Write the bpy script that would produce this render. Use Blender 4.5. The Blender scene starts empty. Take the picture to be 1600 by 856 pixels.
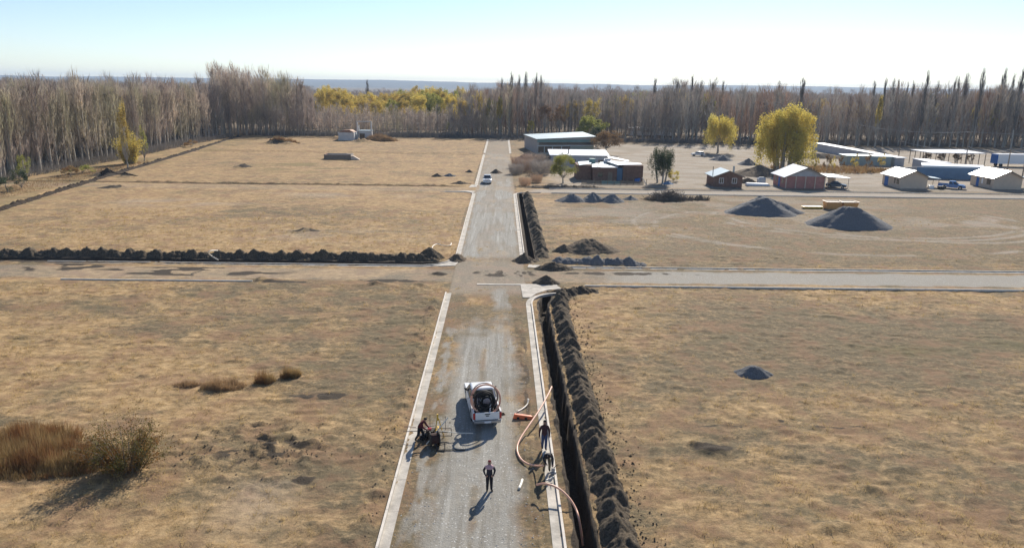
import bpy, bmesh, math, random
import numpy as np
from mathutils import Vector, Matrix
C = bpy.context.scene.collection
sc = bpy.context.scene
R = math.radians
rng = np.random.default_rng(7)
random.seed(7)

# ---------------------------------------------------------------- camera
CAMH = 20.3
YAW, PITCH, ROLL, FPX = R(0.98467), R(14.2811), R(0.86), 1150.0
_fw = np.array([math.sin(YAW)*math.cos(PITCH), math.cos(YAW)*math.cos(PITCH), -math.sin(PITCH)])
_rt = np.array([math.cos(YAW), -math.sin(YAW), 0.0]); _up = np.cross(_rt, _fw)
RT = _rt*math.cos(ROLL)+_up*math.sin(ROLL); UP = -_rt*math.sin(ROLL)+_up*math.cos(ROLL)
def at(px, py, z=0.0):                 # where a sight line of the photograph meets height z
    d = _fw*FPX + RT*(px-800) - UP*(py-428); t = (z-CAMH)/d[2]
    return float(d[0]*t), float(d[1]*t)
def pix(x, y, z):
    v = np.array([x, y, z-CAMH]); w = v@_fw
    return 800+FPX*(v@RT)/w, 428-FPX*(v@UP)/w, w
def hgt(x, y, pyt):                    # height a thing standing at x,y needs to reach picture row pyt
    lo, hi = 0., 80.
    for _ in range(30):
        m = (lo+hi)/2
        if pix(x, y, m)[1] > pyt: lo = m
        else: hi = m
    return lo
def xat(px, y):
    lo, hi = -600., 600.
    for _ in range(40):
        m = (lo+hi)/2
        if pix(m, y, 0)[0] < px: lo = m
        else: hi = m
    return lo
cam = bpy.data.cameras.new("camera"); co = bpy.data.objects.new("camera", cam); C.objects.link(co)
M = Matrix(((RT[0], UP[0], -_fw[0], 0), (RT[1], UP[1], -_fw[1], 0), (RT[2], UP[2], -_fw[2], CAMH), (0, 0, 0, 1)))
co.matrix_world = M
cam.sensor_width = 36; cam.lens = 36*FPX/1600; cam.clip_end = 20000; cam.clip_start = 0.5
sc.camera = co

# ---------------------------------------------------------------- sky and sun
SUN_EL, SUN_AZ = R(32.3), R(18.8)
w = bpy.data.worlds.new("World"); sc.world = w; w.use_nodes = True
nt = w.node_tree; nt.nodes.clear()
sky = nt.nodes.new('ShaderNodeTexSky'); sky.sky_type = 'NISHITA'; sky.sun_disc = False
sky.sun_elevation = SUN_EL; sky.sun_rotation = SUN_AZ; sky.altitude = 1500
sky.air_density = 1.0; sky.dust_density = 0.4; sky.ozone_density = 1.6
bg = nt.nodes.new('ShaderNodeBackground'); bg.inputs[1].default_value = 0.09
wo = nt.nodes.new('ShaderNodeOutputWorld')
wb = nt.nodes.new('ShaderNodeVectorMath'); wb.operation = 'MULTIPLY'; wb.inputs[1].default_value = (.97, .985, 1.05)
nt.links.new(sky.outputs[0], wb.inputs[0]); nt.links.new(wb.outputs[0], bg.inputs[0]); nt.links.new(bg.outputs[0], wo.inputs[0])
sl = bpy.data.lights.new("sun", 'SUN'); sl.energy = 5.0; sl.angle = R(0.55); sl.color = (1, .93, .82)
so = bpy.data.objects.new("sun", sl); C.objects.link(so)
sd = Vector((math.sin(SUN_AZ)*math.cos(SUN_EL), math.cos(SUN_AZ)*math.cos(SUN_EL), math.sin(SUN_EL)))
so.rotation_euler = sd.to_track_quat('Z', 'Y').to_euler(); so.location = (0, 0, 100)
sc.view_settings.view_transform = 'Standard'; sc.view_settings.look = 'None'
sc.view_settings.exposure = 0.5; sc.view_settings.gamma = 1.0
sc.render.engine = 'CYCLES'
sc.cycles.max_bounces = 6; sc.cycles.transparent_max_bounces = 8; sc.cycles.volume_bounces = 0

# ---------------------------------------------------------------- noise
def _h(ix, iy, s):
    n = (ix.astype(np.int64)*374761393 + iy.astype(np.int64)*668265263 + s*1442695041) & 0xffffffff
    n = ((n ^ (n >> 13))*1274126177) & 0xffffffff
    n = n ^ (n >> 16)
    return (n & 0xffff)/65535.0
def vn(x, y, s=0):
    x = np.asarray(x, float); y = np.asarray(y, float)
    ix = np.floor(x); iy = np.floor(y); fx = x-ix; fy = y-iy
    u = fx*fx*(3-2*fx); v = fy*fy*(3-2*fy)
    a = _h(ix, iy, s); b = _h(ix+1, iy, s); c = _h(ix, iy+1, s); d = _h(ix+1, iy+1, s)
    return (a*(1-u)+b*u)*(1-v)+(c*(1-u)+d*u)*v
def fbm(x, y, s=0, o=4):
    t = 0; a = .5; n = 0
    for i in range(o):
        t = t+a*vn(x*2**i+i*17.3, y*2**i-i*9.1, s+i); n += a; a *= .5
    return t/n
def ss(a, b, x): t = np.clip((x-a)/(b-a), 0, 1); return t*t*(3-2*t)

# ---------------------------------------------------------------- materials
def mat(name, col, rough=.9, metal=0., bump=0., bscale=20., var=0., vscale=3., spec=.3, trans=0., randv=0., emis=None):
    m = bpy.data.materials.new(name); m.use_nodes = True; t = m.node_tree; n = t.nodes; L = t.links.new
    b = n['Principled BSDF']; b.inputs['Roughness'].default_value = rough; b.inputs['Metallic'].default_value = metal
    b.inputs['Specular IOR Level'].default_value = spec
    c = n.new('ShaderNodeRGB'); c.outputs[0].default_value = (*col, 1); out = c.outputs[0]
    tc = n.new('ShaderNodeNewGeometry')
    if var > 0:
        z = n.new('ShaderNodeTexNoise'); z.inputs['Scale'].default_value = vscale; z.inputs['Detail'].default_value = 5
        z.inputs['Roughness'].default_value = .65
        L(tc.outputs['Position'], z.inputs['Vector'])
        mr = n.new('ShaderNodeMapRange'); mr.inputs[1].default_value = .3; mr.inputs[2].default_value = .7
        mr.inputs[3].default_value = 1-var; mr.inputs[4].default_value = 1+var
        L(z.outputs['Fac'], mr.inputs[0])
        mx = n.new('ShaderNodeVectorMath'); mx.operation = 'SCALE'; L(out, mx.inputs[0]); L(mr.outputs[0], mx.inputs[3]); out = mx.outputs[0]
    if randv > 0:
        oi = n.new('ShaderNodeObjectInfo')
        hs = n.new('ShaderNodeHueSaturation')
        a1 = n.new('ShaderNodeMapRange'); a1.inputs[3].default_value = .5-.035*randv*2; a1.inputs[4].default_value = .5+.02*randv*2
        a2 = n.new('ShaderNodeMapRange'); a2.inputs[3].default_value = 1-randv; a2.inputs[4].default_value = 1+randv
        L(oi.outputs['Random'], a1.inputs[0]); L(oi.outputs['Random'], a2.inputs[0])
        L(a1.outputs[0], hs.inputs['Hue']); L(a2.outputs[0], hs.inputs['Value']); L(out, hs.inputs['Color']); out = hs.outputs[0]
    L(out, b.inputs['Base Color'])
    if bump > 0:
        z2 = n.new('ShaderNodeTexNoise'); z2.inputs['Scale'].default_value = bscale; z2.inputs['Detail'].default_value = 4
        L(tc.outputs['Position'], z2.inputs['Vector'])
        bp = n.new('ShaderNodeBump'); bp.inputs['Strength'].default_value = bump; bp.inputs['Distance'].default_value = .05
        L(z2.outputs['Fac'], bp.inputs['Height']); L(bp.outputs[0], b.inputs['Normal'])
    if trans > 0:
        o = n['Material Output']; tr = n.new('ShaderNodeBsdfTranslucent'); L(out, tr.inputs[0])
        ms = n.new('ShaderNodeMixShader'); ms.inputs[0].default_value = trans
        L(b.outputs[0], ms.inputs[1]); L(tr.outputs[0], ms.inputs[2]); L(ms.outputs[0], o.inputs[0])
    return m

def ground_material():
    m = bpy.data.materials.new("field_ground"); m.use_nodes = True; t = m.node_tree; n = t.nodes; L = t.links.new
    b = n['Principled BSDF']; b.inputs['Roughness'].default_value = .95; b.inputs['Specular IOR Level'].default_value = .15
    geo = n.new('ShaderNodeNewGeometry'); P = geo.outputs['Position']
    def noise(scale, det=5, rough=.6, sx=1, sy=1):
        v = P
        if sx != 1 or sy != 1:
            mp = n.new('ShaderNodeMapping'); mp.inputs['Scale'].default_value = (sx, sy, 1); L(P, mp.inputs[0]); v = mp.outputs[0]
        z = n.new('ShaderNodeTexNoise'); z.inputs['Scale'].default_value = scale; z.inputs['Detail'].default_value = det
        z.inputs['Roughness'].default_value = rough; L(v, z.inputs['Vector']); return z.outputs['Fac']
    def ramp(f, a, c, lo=0., hi=1.):
        r = n.new('ShaderNodeMapRange'); r.inputs[1].default_value = a; r.inputs[2].default_value = c
        r.inputs[3].default_value = lo; r.inputs[4].default_value = hi; L(f, r.inputs[0]); return r.outputs[0]
    def col(c): r = n.new('ShaderNodeRGB'); r.outputs[0].default_value = (*c, 1); return r.outputs[0]
    def mix(f, a, c):
        r = n.new('ShaderNodeMix'); r.data_type = 'RGBA'; L(f, r.inputs[0]); L(a, r.inputs[6]); L(c, r.inputs[7]); return r.outputs[2]
    def math_(op, a, c):
        r = n.new('ShaderNodeMath'); r.operation = op; r.use_clamp = op != 'SUBTRACT'
        for i, q in enumerate((a, c)):
            if isinstance(q, (int, float)): r.inputs[i].default_value = q
            else: L(q, r.inputs[i])
        return r.outputs[0]
    def attr(nm):
        a = n.new('ShaderNodeAttribute'); a.attribute_name = nm
        s = n.new('ShaderNodeSeparateColor'); L(a.outputs['Color'], s.inputs[0]); return s.outputs
    A = attr('mask_a'); B = attr('mask_b')
    al = n.new('ShaderNodeAttribute'); al.attribute_name = 'mask_a'; ALONG = math_('MULTIPLY', al.outputs['Alpha'], .58)
    fine = noise(9, 6, .75); mid = noise(1.3, 8, .72, .8, 1.); big = noise(.12, 5, .6); fib = noise(3.6, 7, .78, .8, 1.2)
    # straw to earthy grass litter
    straw = mix(ramp(mid, .38, .62), col((.30, .190, .085)), col((.50, .345, .18)))
    earth = mix(ramp(fib, .35, .65), col((.105, .083, .05)), col((.215, .168, .10)))
    f0 = math_('SUBTRACT', math_('MULTIPLY', ramp(fib, .40, .60), .5), .25); f1 = math_('SUBTRACT', math_('MULTIPLY', ramp(mid, .38, .62), .5), .25)
    f2 = n.new('ShaderNodeMath'); f2.operation = 'ADD'; L(f0, f2.inputs[0]); L(f1, f2.inputs[1]); f = math_('ADD', A[2], f2.outputs[0])
    g = mix(f, earth, straw)
    g = mix(math_('MULTIPLY', ramp(noise(.22, 8, .75, .8, 1.), .50, .64), .55), g, col((.15, .125, .07)))
    g = mix(math_('MULTIPLY', ramp(noise(.8, 8, .8, .8, 1.2), .58, .68), .5), g, col((.08, .065, .04)))
    # reddish and greenish growth patches
    g = mix(math_('MULTIPLY', ramp(noise(.3, 7, .7), .48, .62), .7), g, col((.25, .15, .088)))
    g = mix(math_('MULTIPLY', B[2], ramp(mid, .35, .6, .25, .8)), g, col((.10, .11, .04)))
    g = mix(math_('MULTIPLY', ramp(fine, .59, .71), .5), g, col((.07, .055, .035))); g = mix(math_('MULTIPLY', ramp(noise(2.6, 6, .8, .75, 1.2), .60, .67), .6), g, col((.075, .058, .035)))  # dark specks paint the shadow sides of small bumps into the colour
    # pale dust
    dust = mix(ramp(fine, .3, .7), col((.30, .26, .21)), col((.44, .39, .33)))
    g = mix(math_('MULTIPLY', B[0], ramp(fib, .3, .6, .45, 1.)), g, dust)
    # gravel
    vor = n.new('ShaderNodeTexVoronoi'); vor.inputs['Scale'].default_value = 16; L(P, vor.inputs['Vector'])
    sv = n.new('ShaderNodeSeparateColor'); L(vor.outputs['Color'], sv.inputs[0]); sv = sv.outputs
    grav = mix(ramp(fine, .3, .7), col((.26, .246, .216)), col((.36, .342, .30)))
    grav = mix(math_('MULTIPLY', ramp(noise(1.1, 5, .65, 1.6, .35), .48, .66), .4), grav, col((.31, .27, .21)))
    grav = mix(math_('MULTIPLY', ramp(noise(2.4, 4, .6, 1., .05), .50, .62), ALONG), grav, col((.21, .19, .155)))
    grav = mix(math_('MULTIPLY', ramp(noise(1.7, 4, .6, 1., .04), .55, .66), ALONG), grav, col((.44, .42, .375)))
    grav = mix(math_('MULTIPLY', ramp(sv[0], .965, .985), .55), grav, col((.75, .74, .7)))
    grav = mix(math_('MULTIPLY', ramp(sv[1], .97, .99), .4), grav, col((.12, .12, .12)))
    g = mix(ramp(math_('ADD', A[0], math_('MULTIPLY', math_('SUBTRACT', mid, .5), .6)), .15, .90), g, grav)
    # dark moist soil
    soil = mix(ramp(fine, .3, .7), col((.03, .024, .018)), col((.095, .075, .055)))
    g = mix(ramp(math_('ADD', A[1], math_('MULTIPLY', math_('SUBTRACT', fine, .5), .6)), .4, .62), g, soil)
    # forest litter
    g = mix(B[1], g, mix(ramp(fine, .3, .7), col((.09, .065, .04)), col((.2, .15, .09))))
    L(g, b.inputs['Base Color'])
    hh = math_('ADD', math_('MULTIPLY', fine, .6), math_('MULTIPLY', fib, .5))
    bp = n.new('ShaderNodeBump'); bp.inputs['Strength'].default_value = .9; bp.inputs['Distance'].default_value = .09
    L(hh, bp.inputs['Height']); L(bp.outputs[0], b.inputs['Normal'])
    return m
MG = ground_material()
def soil_material(name, c0, c1, sc_=7, stones=.0):
    m = bpy.data.materials.new(name); m.use_nodes = True; t = m.node_tree; n = t.nodes; L = t.links.new
    b = n['Principled BSDF']; b.inputs['Roughness'].default_value = .95; b.inputs['Specular IOR Level'].default_value = .15
    geo = n.new('ShaderNodeNewGeometry')
    z = n.new('ShaderNodeTexNoise'); z.inputs['Scale'].default_value = sc_; z.inputs['Detail'].default_value = 7; z.inputs['Roughness'].default_value = .75
    L(geo.outputs['Position'], z.inputs['Vector'])
    r = n.new('ShaderNodeValToRGB'); r.color_ramp.elements[0].position = .35; r.color_ramp.elements[1].position = .7
    r.color_ramp.elements[0].color = (*c0, 1); r.color_ramp.elements[1].color = (*c1, 1)
    L(z.outputs['Fac'], r.inputs[0]); L(r.outputs[0], b.inputs['Base Color'])
    bp = n.new('ShaderNodeBump'); bp.inputs['Strength'].default_value = 1; bp.inputs['Distance'].default_value = .12
    L(z.outputs['Fac'], bp.inputs['Height']); L(bp.outputs[0], b.inputs['Normal'])
    return m
MS = soil_material("moist_soil", (.045, .036, .027), (.21, .165, .115))
MSD = soil_material("dark_ditch_soil", (.02, .015, .011), (.085, .06, .042))
MSB = soil_material("brown_soil", (.09, .07, .05), (.25, .19, .13))
MGR = soil_material("grey_gravel", (.12, .12, .12), (.29, .285, .28), 11)
MCON = mat("concrete", (.46, .42, .36), .85, bump=.3, bscale=15, var=.38, vscale=.8)
MCON2 = mat("kerb_concrete", (.66, .60, .52), .9, bump=.3, bscale=15, var=.15, vscale=1.7)
MWM = mat("white_sheet_metal", (.78, .79, .8), .35, .0, var=.06, vscale=.6, spec=.6)
MZINC = mat("zinc_roof", (.42, .50, .52), .4, .2, var=.1, vscale=.5)
MRUST = mat("rust_roof", (.3, .18, .12), .7, .2, var=.3, vscale=1)
MBRICK = mat("brick_wall", (.19, .115, .088), .9, bump=.4, bscale=8, var=.25, vscale=2)
MPINK = mat("pink_brick_wall", (.40, .20, .17), .9, bump=.2, bscale=9, var=.15, vscale=2)
MBEIGE = mat("beige_render", (.56, .46, .36), .9, var=.08, vscale=1)
MGREYB = mat("block_wall", (.40, .38, .35), .9, bump=.3, bscale=6, var=.15, vscale=1)
MSIDE = mat("grey_siding", (.42, .43, .45), .7, var=.1, vscale=1)
MBLUEW = mat("blue_wall", (.12, .21, .32), .7, var=.12, vscale=.8)
MBLUE = mat("blue_paint", (.02, .12, .38), .5)
MGREENW = mat("green_cladding", (.16, .27, .26), .6, var=.15, vscale=.6)
MGLASS = mat("dark_glass", (.02, .025, .03), .08, spec=.8)
MWHITE = mat("white_paint", (.8, .8, .8), .3, spec=.6)
MCARW = mat("white_car_paint", (.78, .78, .77), .25, spec=.7, var=.03, vscale=2)
MCARB = mat("blue_car_paint", (.06, .18, .42), .25, spec=.7)
MCARD = mat("teal_car_paint", (.02, .06, .10), .25, spec=.7)
MCARS = mat("silver_car_paint", (.45, .48, .52), .3, .4)
MBLACK = mat("black_plastic", (.02, .02, .022), .6)
MRUB = mat("tyre_rubber", (.025, .025, .025), .85)
MRIM = mat("steel_rim", (.4, .4, .4), .35, .7)
MRED = mat("red_lens", (.45, .02, .02), .2, spec=.7)
MLAMP = mat("clear_lens", (.7, .7, .7), .15, spec=.8)
MPIPE = mat("orange_pipe", (.78, .42, .28), .4, spec=.5)
MPIPEW = mat("white_pipe", (.75, .68, .56), .4, spec=.5)
MORANGE = mat("orange_plastic", (.75, .16, .05), .5)
MYEL = mat("yellow_paint", (.62, .40, .06), .5)
MTUB = mat("ochre_tub", (.62, .33, .12), .55, var=.1)
MIRON = mat("dark_iron", (.05, .045, .04), .6, .5)
MWOOD = mat("grey_timber", (.22, .18, .14), .85, var=.2, vscale=2)
MTRUNK = mat("pale_bark", (.38, .34, .28), .95, var=.3, vscale=1.5, randv=.12)
MTWIG = mat("grey_brown_twigs", (.53, .44, .36), .95, var=.35, vscale=.11, randv=.18, trans=.35)
MTWIGR = mat("dim_twigs", (.38, .34, .295), .95, var=.4, vscale=.09, randv=.2, trans=.2)
MTWIGD = mat("dark_twigs", (.20, .18, .16), .95, var=.25, vscale=.11, randv=.12, trans=.2)
MTWIGO = mat("russet_twigs", (.33, .20, .10), .95, var=.25, vscale=.2, randv=.15, trans=.3)
MLEAFY = mat("yellow_leaves", (.54, .44, .11), .8, var=.3, vscale=.25, randv=.14, trans=.45)
MYBAND = mat("muted_yellow_leaves", (.60, .47, .12), .8, var=.3, vscale=.15, randv=.12, trans=.4)
MLEAFG = mat("yellow_green_leaves", (.34, .34, .08), .8, var=.3, vscale=.4, randv=.1, trans=.45)
MLEAFD = mat("dark_green_leaves", (.07, .09, .04), .8, var=.3, vscale=.4, trans=.2)
MLEAFB = mat("brown_leaves", (.24, .15, .07), .8, var=.3, vscale=.5, trans=.35)
MBUSH = mat("autumn_bush_leaves", (.15, .13, .035), .8, var=.5, vscale=2.5, trans=.3)
def twotone(m, c2, scale, lo=.45, hi=.6):
    n = m.node_tree.nodes; L = m.node_tree.links.new; src = [x for x in n if x.type == 'RGB'][0]; outs = [l.to_socket for l in src.outputs[0].links]
    z = n.new('ShaderNodeTexNoise'); z.inputs['Scale'].default_value = scale; z.inputs['Detail'].default_value = 3; g = n.new('ShaderNodeNewGeometry'); L(g.outputs['Position'], z.inputs['Vector'])
    mr = n.new('ShaderNodeMapRange'); mr.inputs[1].default_value = lo; mr.inputs[2].default_value = hi; L(z.outputs['Fac'], mr.inputs[0])
    mx = n.new('ShaderNodeMix'); mx.data_type = 'RGBA'; L(mr.outputs[0], mx.inputs[0]); L(src.outputs[0], mx.inputs[6]); mx.inputs[7].default_value = (*c2, 1)
    for s in outs: L(mx.outputs[2], s)
MREED = mat("brown_reed", (.33, .225, .10), .9, var=.4, vscale=1.2, trans=.35)
MSTRAW = mat("straw_blades", (.52, .38, .18), .9, var=.35, vscale=.5, trans=.4)
MWEED = mat("dry_weed", (.36, .24, .13), .9, var=.3, vscale=.8, trans=.3)
MHILL = mat("far_steppe", (.06, .065, .055), 1, var=.25, vscale=.004)
twotone(MBUSH, (.26, .12, .03), 1.6); twotone(MREED, (.24, .12, .05), .9); twotone(MLEAFY, (.54, .42, .10), .12); twotone(MTWIG, (.46, .42, .28), .05, .5, .65); twotone(MTWIG, (.42, .345, .285), .07, .5, .6); twotone(MTWIGR, (.42, .29, .20), .05, .5, .62)
MSTONE = mat("pale_stone", (.42, .41, .39), .9, var=.3, vscale=3)

# ---------------------------------------------------------------- building blocks
def mesh_np(name, v, f, mats, smooth=False, mi=None):
    v = np.asarray(v, np.float32); f = np.asarray(f, np.int32); k = f.shape[1]
    me = bpy.data.meshes.new(name)
    me.vertices.add(len(v)); me.vertices.foreach_set('co', v.ravel())
    me.loops.add(f.size); me.loops.foreach_set('vertex_index', f.ravel())
    me.polygons.add(len(f)); me.polygons.foreach_set('loop_start', np.arange(0, f.size, k, dtype=np.int32))
    me.polygons.foreach_set('loop_total', np.full(len(f), k, np.int32))
    for m in (mats if isinstance(mats, (list, tuple)) else [mats]): me.materials.append(m)
    if mi is not None: me.polygons.foreach_set('material_index', np.asarray(mi, np.int32))
    me.polygons.foreach_set('use_smooth', np.full(len(f), smooth, bool))
    me.update(calc_edges=True)
    return me
def link(name, me, parent=None):
    o = bpy.data.objects.new(name, me); C.objects.link(o)
    if parent: o.parent = parent
    return o
def tag(o, label, cat, group=None, kind=None):
    if label: o['label'] = label
    if cat: o['category'] = cat
    if group: o['group'] = group
    if kind: o['kind'] = kind
    return o
def thing(name, label, cat, loc=(0, 0, 0), rz=0, group=None):
    o = bpy.data.objects.new(name, None); C.objects.link(o); o.location = loc; o.rotation_euler = (0, 0, rz)
    o.empty_display_size = .3
    return tag(o, label, cat, group)
def copy_tree(o, parent=None):
    c = o.copy(); C.objects.link(c); c.parent = parent
    for ch in list(o.children): copy_tree(ch, c)
    return c
class MB:
    def __init__(s): s.v = []; s.f = []; s.m = []
    def add(s, v, f, mi=0):
        k = len(s.v); s.v += [tuple(q) for q in v]; s.f += [tuple(i+k for i in q) for q in f]; s.m += [mi]*len(f); return s
    def box(s, x0, x1, y0, y1, z0, z1, mi=0):
        v = [(x, y, z) for z in (z0, z1) for x, y in ((x0, y0), (x1, y0), (x1, y1), (x0, y1))]
        return s.add(v, [(3, 2, 1, 0), (4, 5, 6, 7), (0, 1, 5, 4), (1, 2, 6, 5), (2, 3, 7, 6), (3, 0, 4, 7)], mi)
    def hull(s, bot, top, mi=0):       # two loops of equal length joined and capped
        n = len(bot)
        return s.add(list(bot)+list(top), [tuple(range(n))[::-1], tuple(range(n, 2*n))]+[(i, (i+1) % n, n+(i+1) % n, n+i) for i in range(n)], mi)
    def tube(s, pts, rad, n=6, mi=0, cap=True):
        pts = [Vector(p) for p in pts]
        if not isinstance(rad, (list, tuple)): rad = [rad]*len(pts)
        rings = []
        for i, p in enumerate(pts):
            d = (pts[min(i+1, len(pts)-1)]-pts[max(i-1, 0)]).normalized()
            a = Vector((0, 0, 1)) if abs(d.z) < .9 else Vector((1, 0, 0))
            u = d.cross(a).normalized(); w_ = d.cross(u)
            rings.append([p+(u*math.cos(2*math.pi*k/n)+w_*math.sin(2*math.pi*k/n))*rad[i] for k in range(n)])
        v = [q for r_ in rings for q in r_]; f = []
        for i in range(len(pts)-1):
            for k in range(n): f.append((i*n+k, i*n+(k+1) % n, (i+1)*n+(k+1) % n, (i+1)*n+k))
        if cap: f += [tuple(range(n)), tuple(range((len(pts)-1)*n, len(pts)*n))[::-1]]
        return s.add(v, f, mi)
    def extr(s, prof, x0, x1, mi=0):   # profile in (y,z) drawn out along x
        n = len(prof)
        return s.add([(x0, y, z) for y, z in prof]+[(x1, y, z) for y, z in prof],
                     [tuple(range(n)), tuple(range(n, 2*n))[::-1]]+[(i, n+i, n+(i+1) % n, (i+1) % n) for i in range(n)], mi)
    def build(s, name, mats, parent=None, bevel=0, smooth=False):
        me = bpy.data.meshes.new(name); me.from_pydata(s.v, [], s.f)
        for m in (mats if isinstance(mats, (list, tuple)) else [mats]): me.materials.append(m)
        me.polygons.foreach_set('material_index', s.m)
        bm = bmesh.new(); bm.from_mesh(me); bmesh.ops.recalc_face_normals(bm, faces=bm.faces)
        if smooth:
            for f in bm.faces: f.smooth = True
        bm.to_mesh(me); bm.free()
        o = link(name, me, parent)
        if bevel:
            b = o.modifiers.new('bevel', 'BEVEL'); b.width = bevel; b.segments = 2; b.limit_method = 'ANGLE'; b.angle_limit = R(35)
        return o
def smoothpath(pts, n=8):
    pts = [Vector(p) for p in pts]; P = [pts[0]*2-pts[1]]+pts+[pts[-1]*2-pts[-2]]; o = []
    for i in range(1, len(P)-2):
        for k in range(n):
            t = k/n; a, b, c, d = P[i-1:i+3]
            o.append(.5*((2*b)+(c-a)*t+(2*a-5*b+4*c-d)*t*t+(3*b-a-3*c+d)*t**3))
    o.append(pts[-1]); return o

# ---------------------------------------------------------------- terrain
def polyd(x, y, pts):                  # distance to a polyline
    d = np.full(np.shape(x), 1e9)
    for (ax, ay), (bx, by) in zip(pts[:-1], pts[1:]):
        l2 = (bx-ax)**2+(by-ay)**2; t = np.clip(((x-ax)*(bx-ax)+(y-ay)*(by-ay))/l2, 0, 1)
        d = np.minimum(d, np.hypot(x-ax-t*(bx-ax), y-ay-t*(by-ay)))
    return d
DITCH = [(-70, 60), (-81.2, 119.5), (-87.2, 165), (-94, 225), (-102.8, 292), (-104, 305)]
T_NEAR = [(4.15, 10), (4.15, 60), (4.2, 68), (4.9, 71.5), (6.6, 73.3)]
T_FAR = [(3.95, 86.5), (3.95, 143)]
T_LEFT = [(-100, 84.1), (-6.5, 84.1)]
def blob(x, y, cx, cy, rx, ry): return np.exp(-(((x-cx)/rx)**2+((y-cy)/ry)**2))
def ground_h(x, y):
    near = 1-ss(90, 160, y)
    mainroad = ss(-5.6, -5.2, x)*(1-ss(2.9, 3.3, x))*(1-ss(290, 300, y))
    cross = ss(74.6, 75.2, y)*(1-ss(82.4, 82.9, y)); cross2 = ss(143.5, 144.5, y)*(1-ss(151, 152, y))
    flat = np.maximum(np.maximum(mainroad, cross), cross2)
    bump = (fbm(x*.7, y*.9, 3, 4)-.5)*.13+(fbm(x*2.3, y*2.8, 5, 3)-.5)*.13+(fbm(x*5, y*7, 6, 2)-.5)*.06
    lump = ss(.60, .78, vn(x*1.1, y*1.7, 31))*.07*ss(.4, .6, vn(x*.25, y*.3, 32))
    h = (bump+lump)*(1-flat*.85)*(.35+.65*near)
    h += (fbm(x*.03, y*.03, 8, 3)-.5)*.5*(1-flat)*ss(12, 40, np.abs(x+1))*0.8
    n = (fbm(x*1.3, y*1.3, 11, 3)-.5)
    # mud clods by the bush
    m = blob(x, y, -13.5, 38.5, 5.2, 3.6)
    h += m*(ss(.5, .75, fbm(x*1.3, y*1.5, 41, 3))*.3+(fbm(x*3, y*3, 42, 3)-.5)*.22)
    h += blob(x, y, -10.8, 39.2, .7, .5)*.35
    # verges beside the gutters
    h += np.exp(-((x+6.3)/.45)**2)*.22*(1-ss(68, 72, y))*(.6+n*2)
    h += np.exp(-((x-3.65)/.22)**2)*.12*(1-ss(64, 70, y))*(.7+n*2)
    h += np.exp(-((x-1.75)/.35)**2)*.10*(1-ss(64, 70, y))*(.4+n*3)
    for k in (-.15, .25): h -= np.exp(-((x-1.9-k-.04*np.sin(y*.5))/.07)**2)*.07*(1-ss(38, 46, y))
    # trenches
    d = polyd(x, y, T_NEAR)+n*.16; h -= 1.5*(1-ss(.28, .40, d))
    d = polyd(x, y, T_FAR)+n*.16; h -= 1.3*(1-ss(.33, .46, d))
    d = polyd(x, y, T_LEFT)+n*.2; h -= .9*(1-ss(.4, .6, d))
    dd = polyd(x, y, DITCH)+n*.5; h -= .7*(1-ss(.35, .8, dd));
    h += blob(x, y, -87, 163, 2.8, 1.6)*1.0+blob(x, y, -82, 161.5, 2.2, 1.2)*.6
    h -= np.exp(-((y-153.3)/.5)**2)*.35*(1-ss(-9, -6, x)); h += np.exp(-((y-154.6)/.6)**2)*.3*(1-ss(-12, -8, x))*(.5+n*2)*ss(-79, -75, x)
    h -= np.exp(-((y-230)/.7)**2)*.45*(1-ss(-9, -6, x))*ss(-95, -90, x); h -= np.exp(-((y-226)/.7)**2)*.35*(1-ss(-9, -6, x))*ss(-95, -90, x)
    # small heaps scattered in the fields
    for cx, cy, r_, hh in ((-76, 144.5, 1.5, .5), (-75, 146, .8, .5), (-27.3, 102.5, 1.6, .45), (-63.4, 182.8, 2.2, .8), (-78, 257, 3, 1.5), (-72, 254, 2.5, 1.0), (11.7, 39.5, .6, .3), (-6.9, 79.2, .9, .25),
                           (12.5, 38.6, .8, .25), (22.5, 36.6, .8, .2), (-25, 76, 1.3, .3), (-13, 74.6, 1, .3), (-8.4, 74.2, .8, .3), (16.2, 31, .8, .3), (19.5, 34.5, .7, .2), (-61, 282, 3.0, 1.2), (-50, 271, 3.5, 1.2), (-46, 278, 4, 1.3)):
        h += blob(x, y, cx, cy, r_, r_*.6)*hh*(1+n*1.5)
    return h
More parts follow.
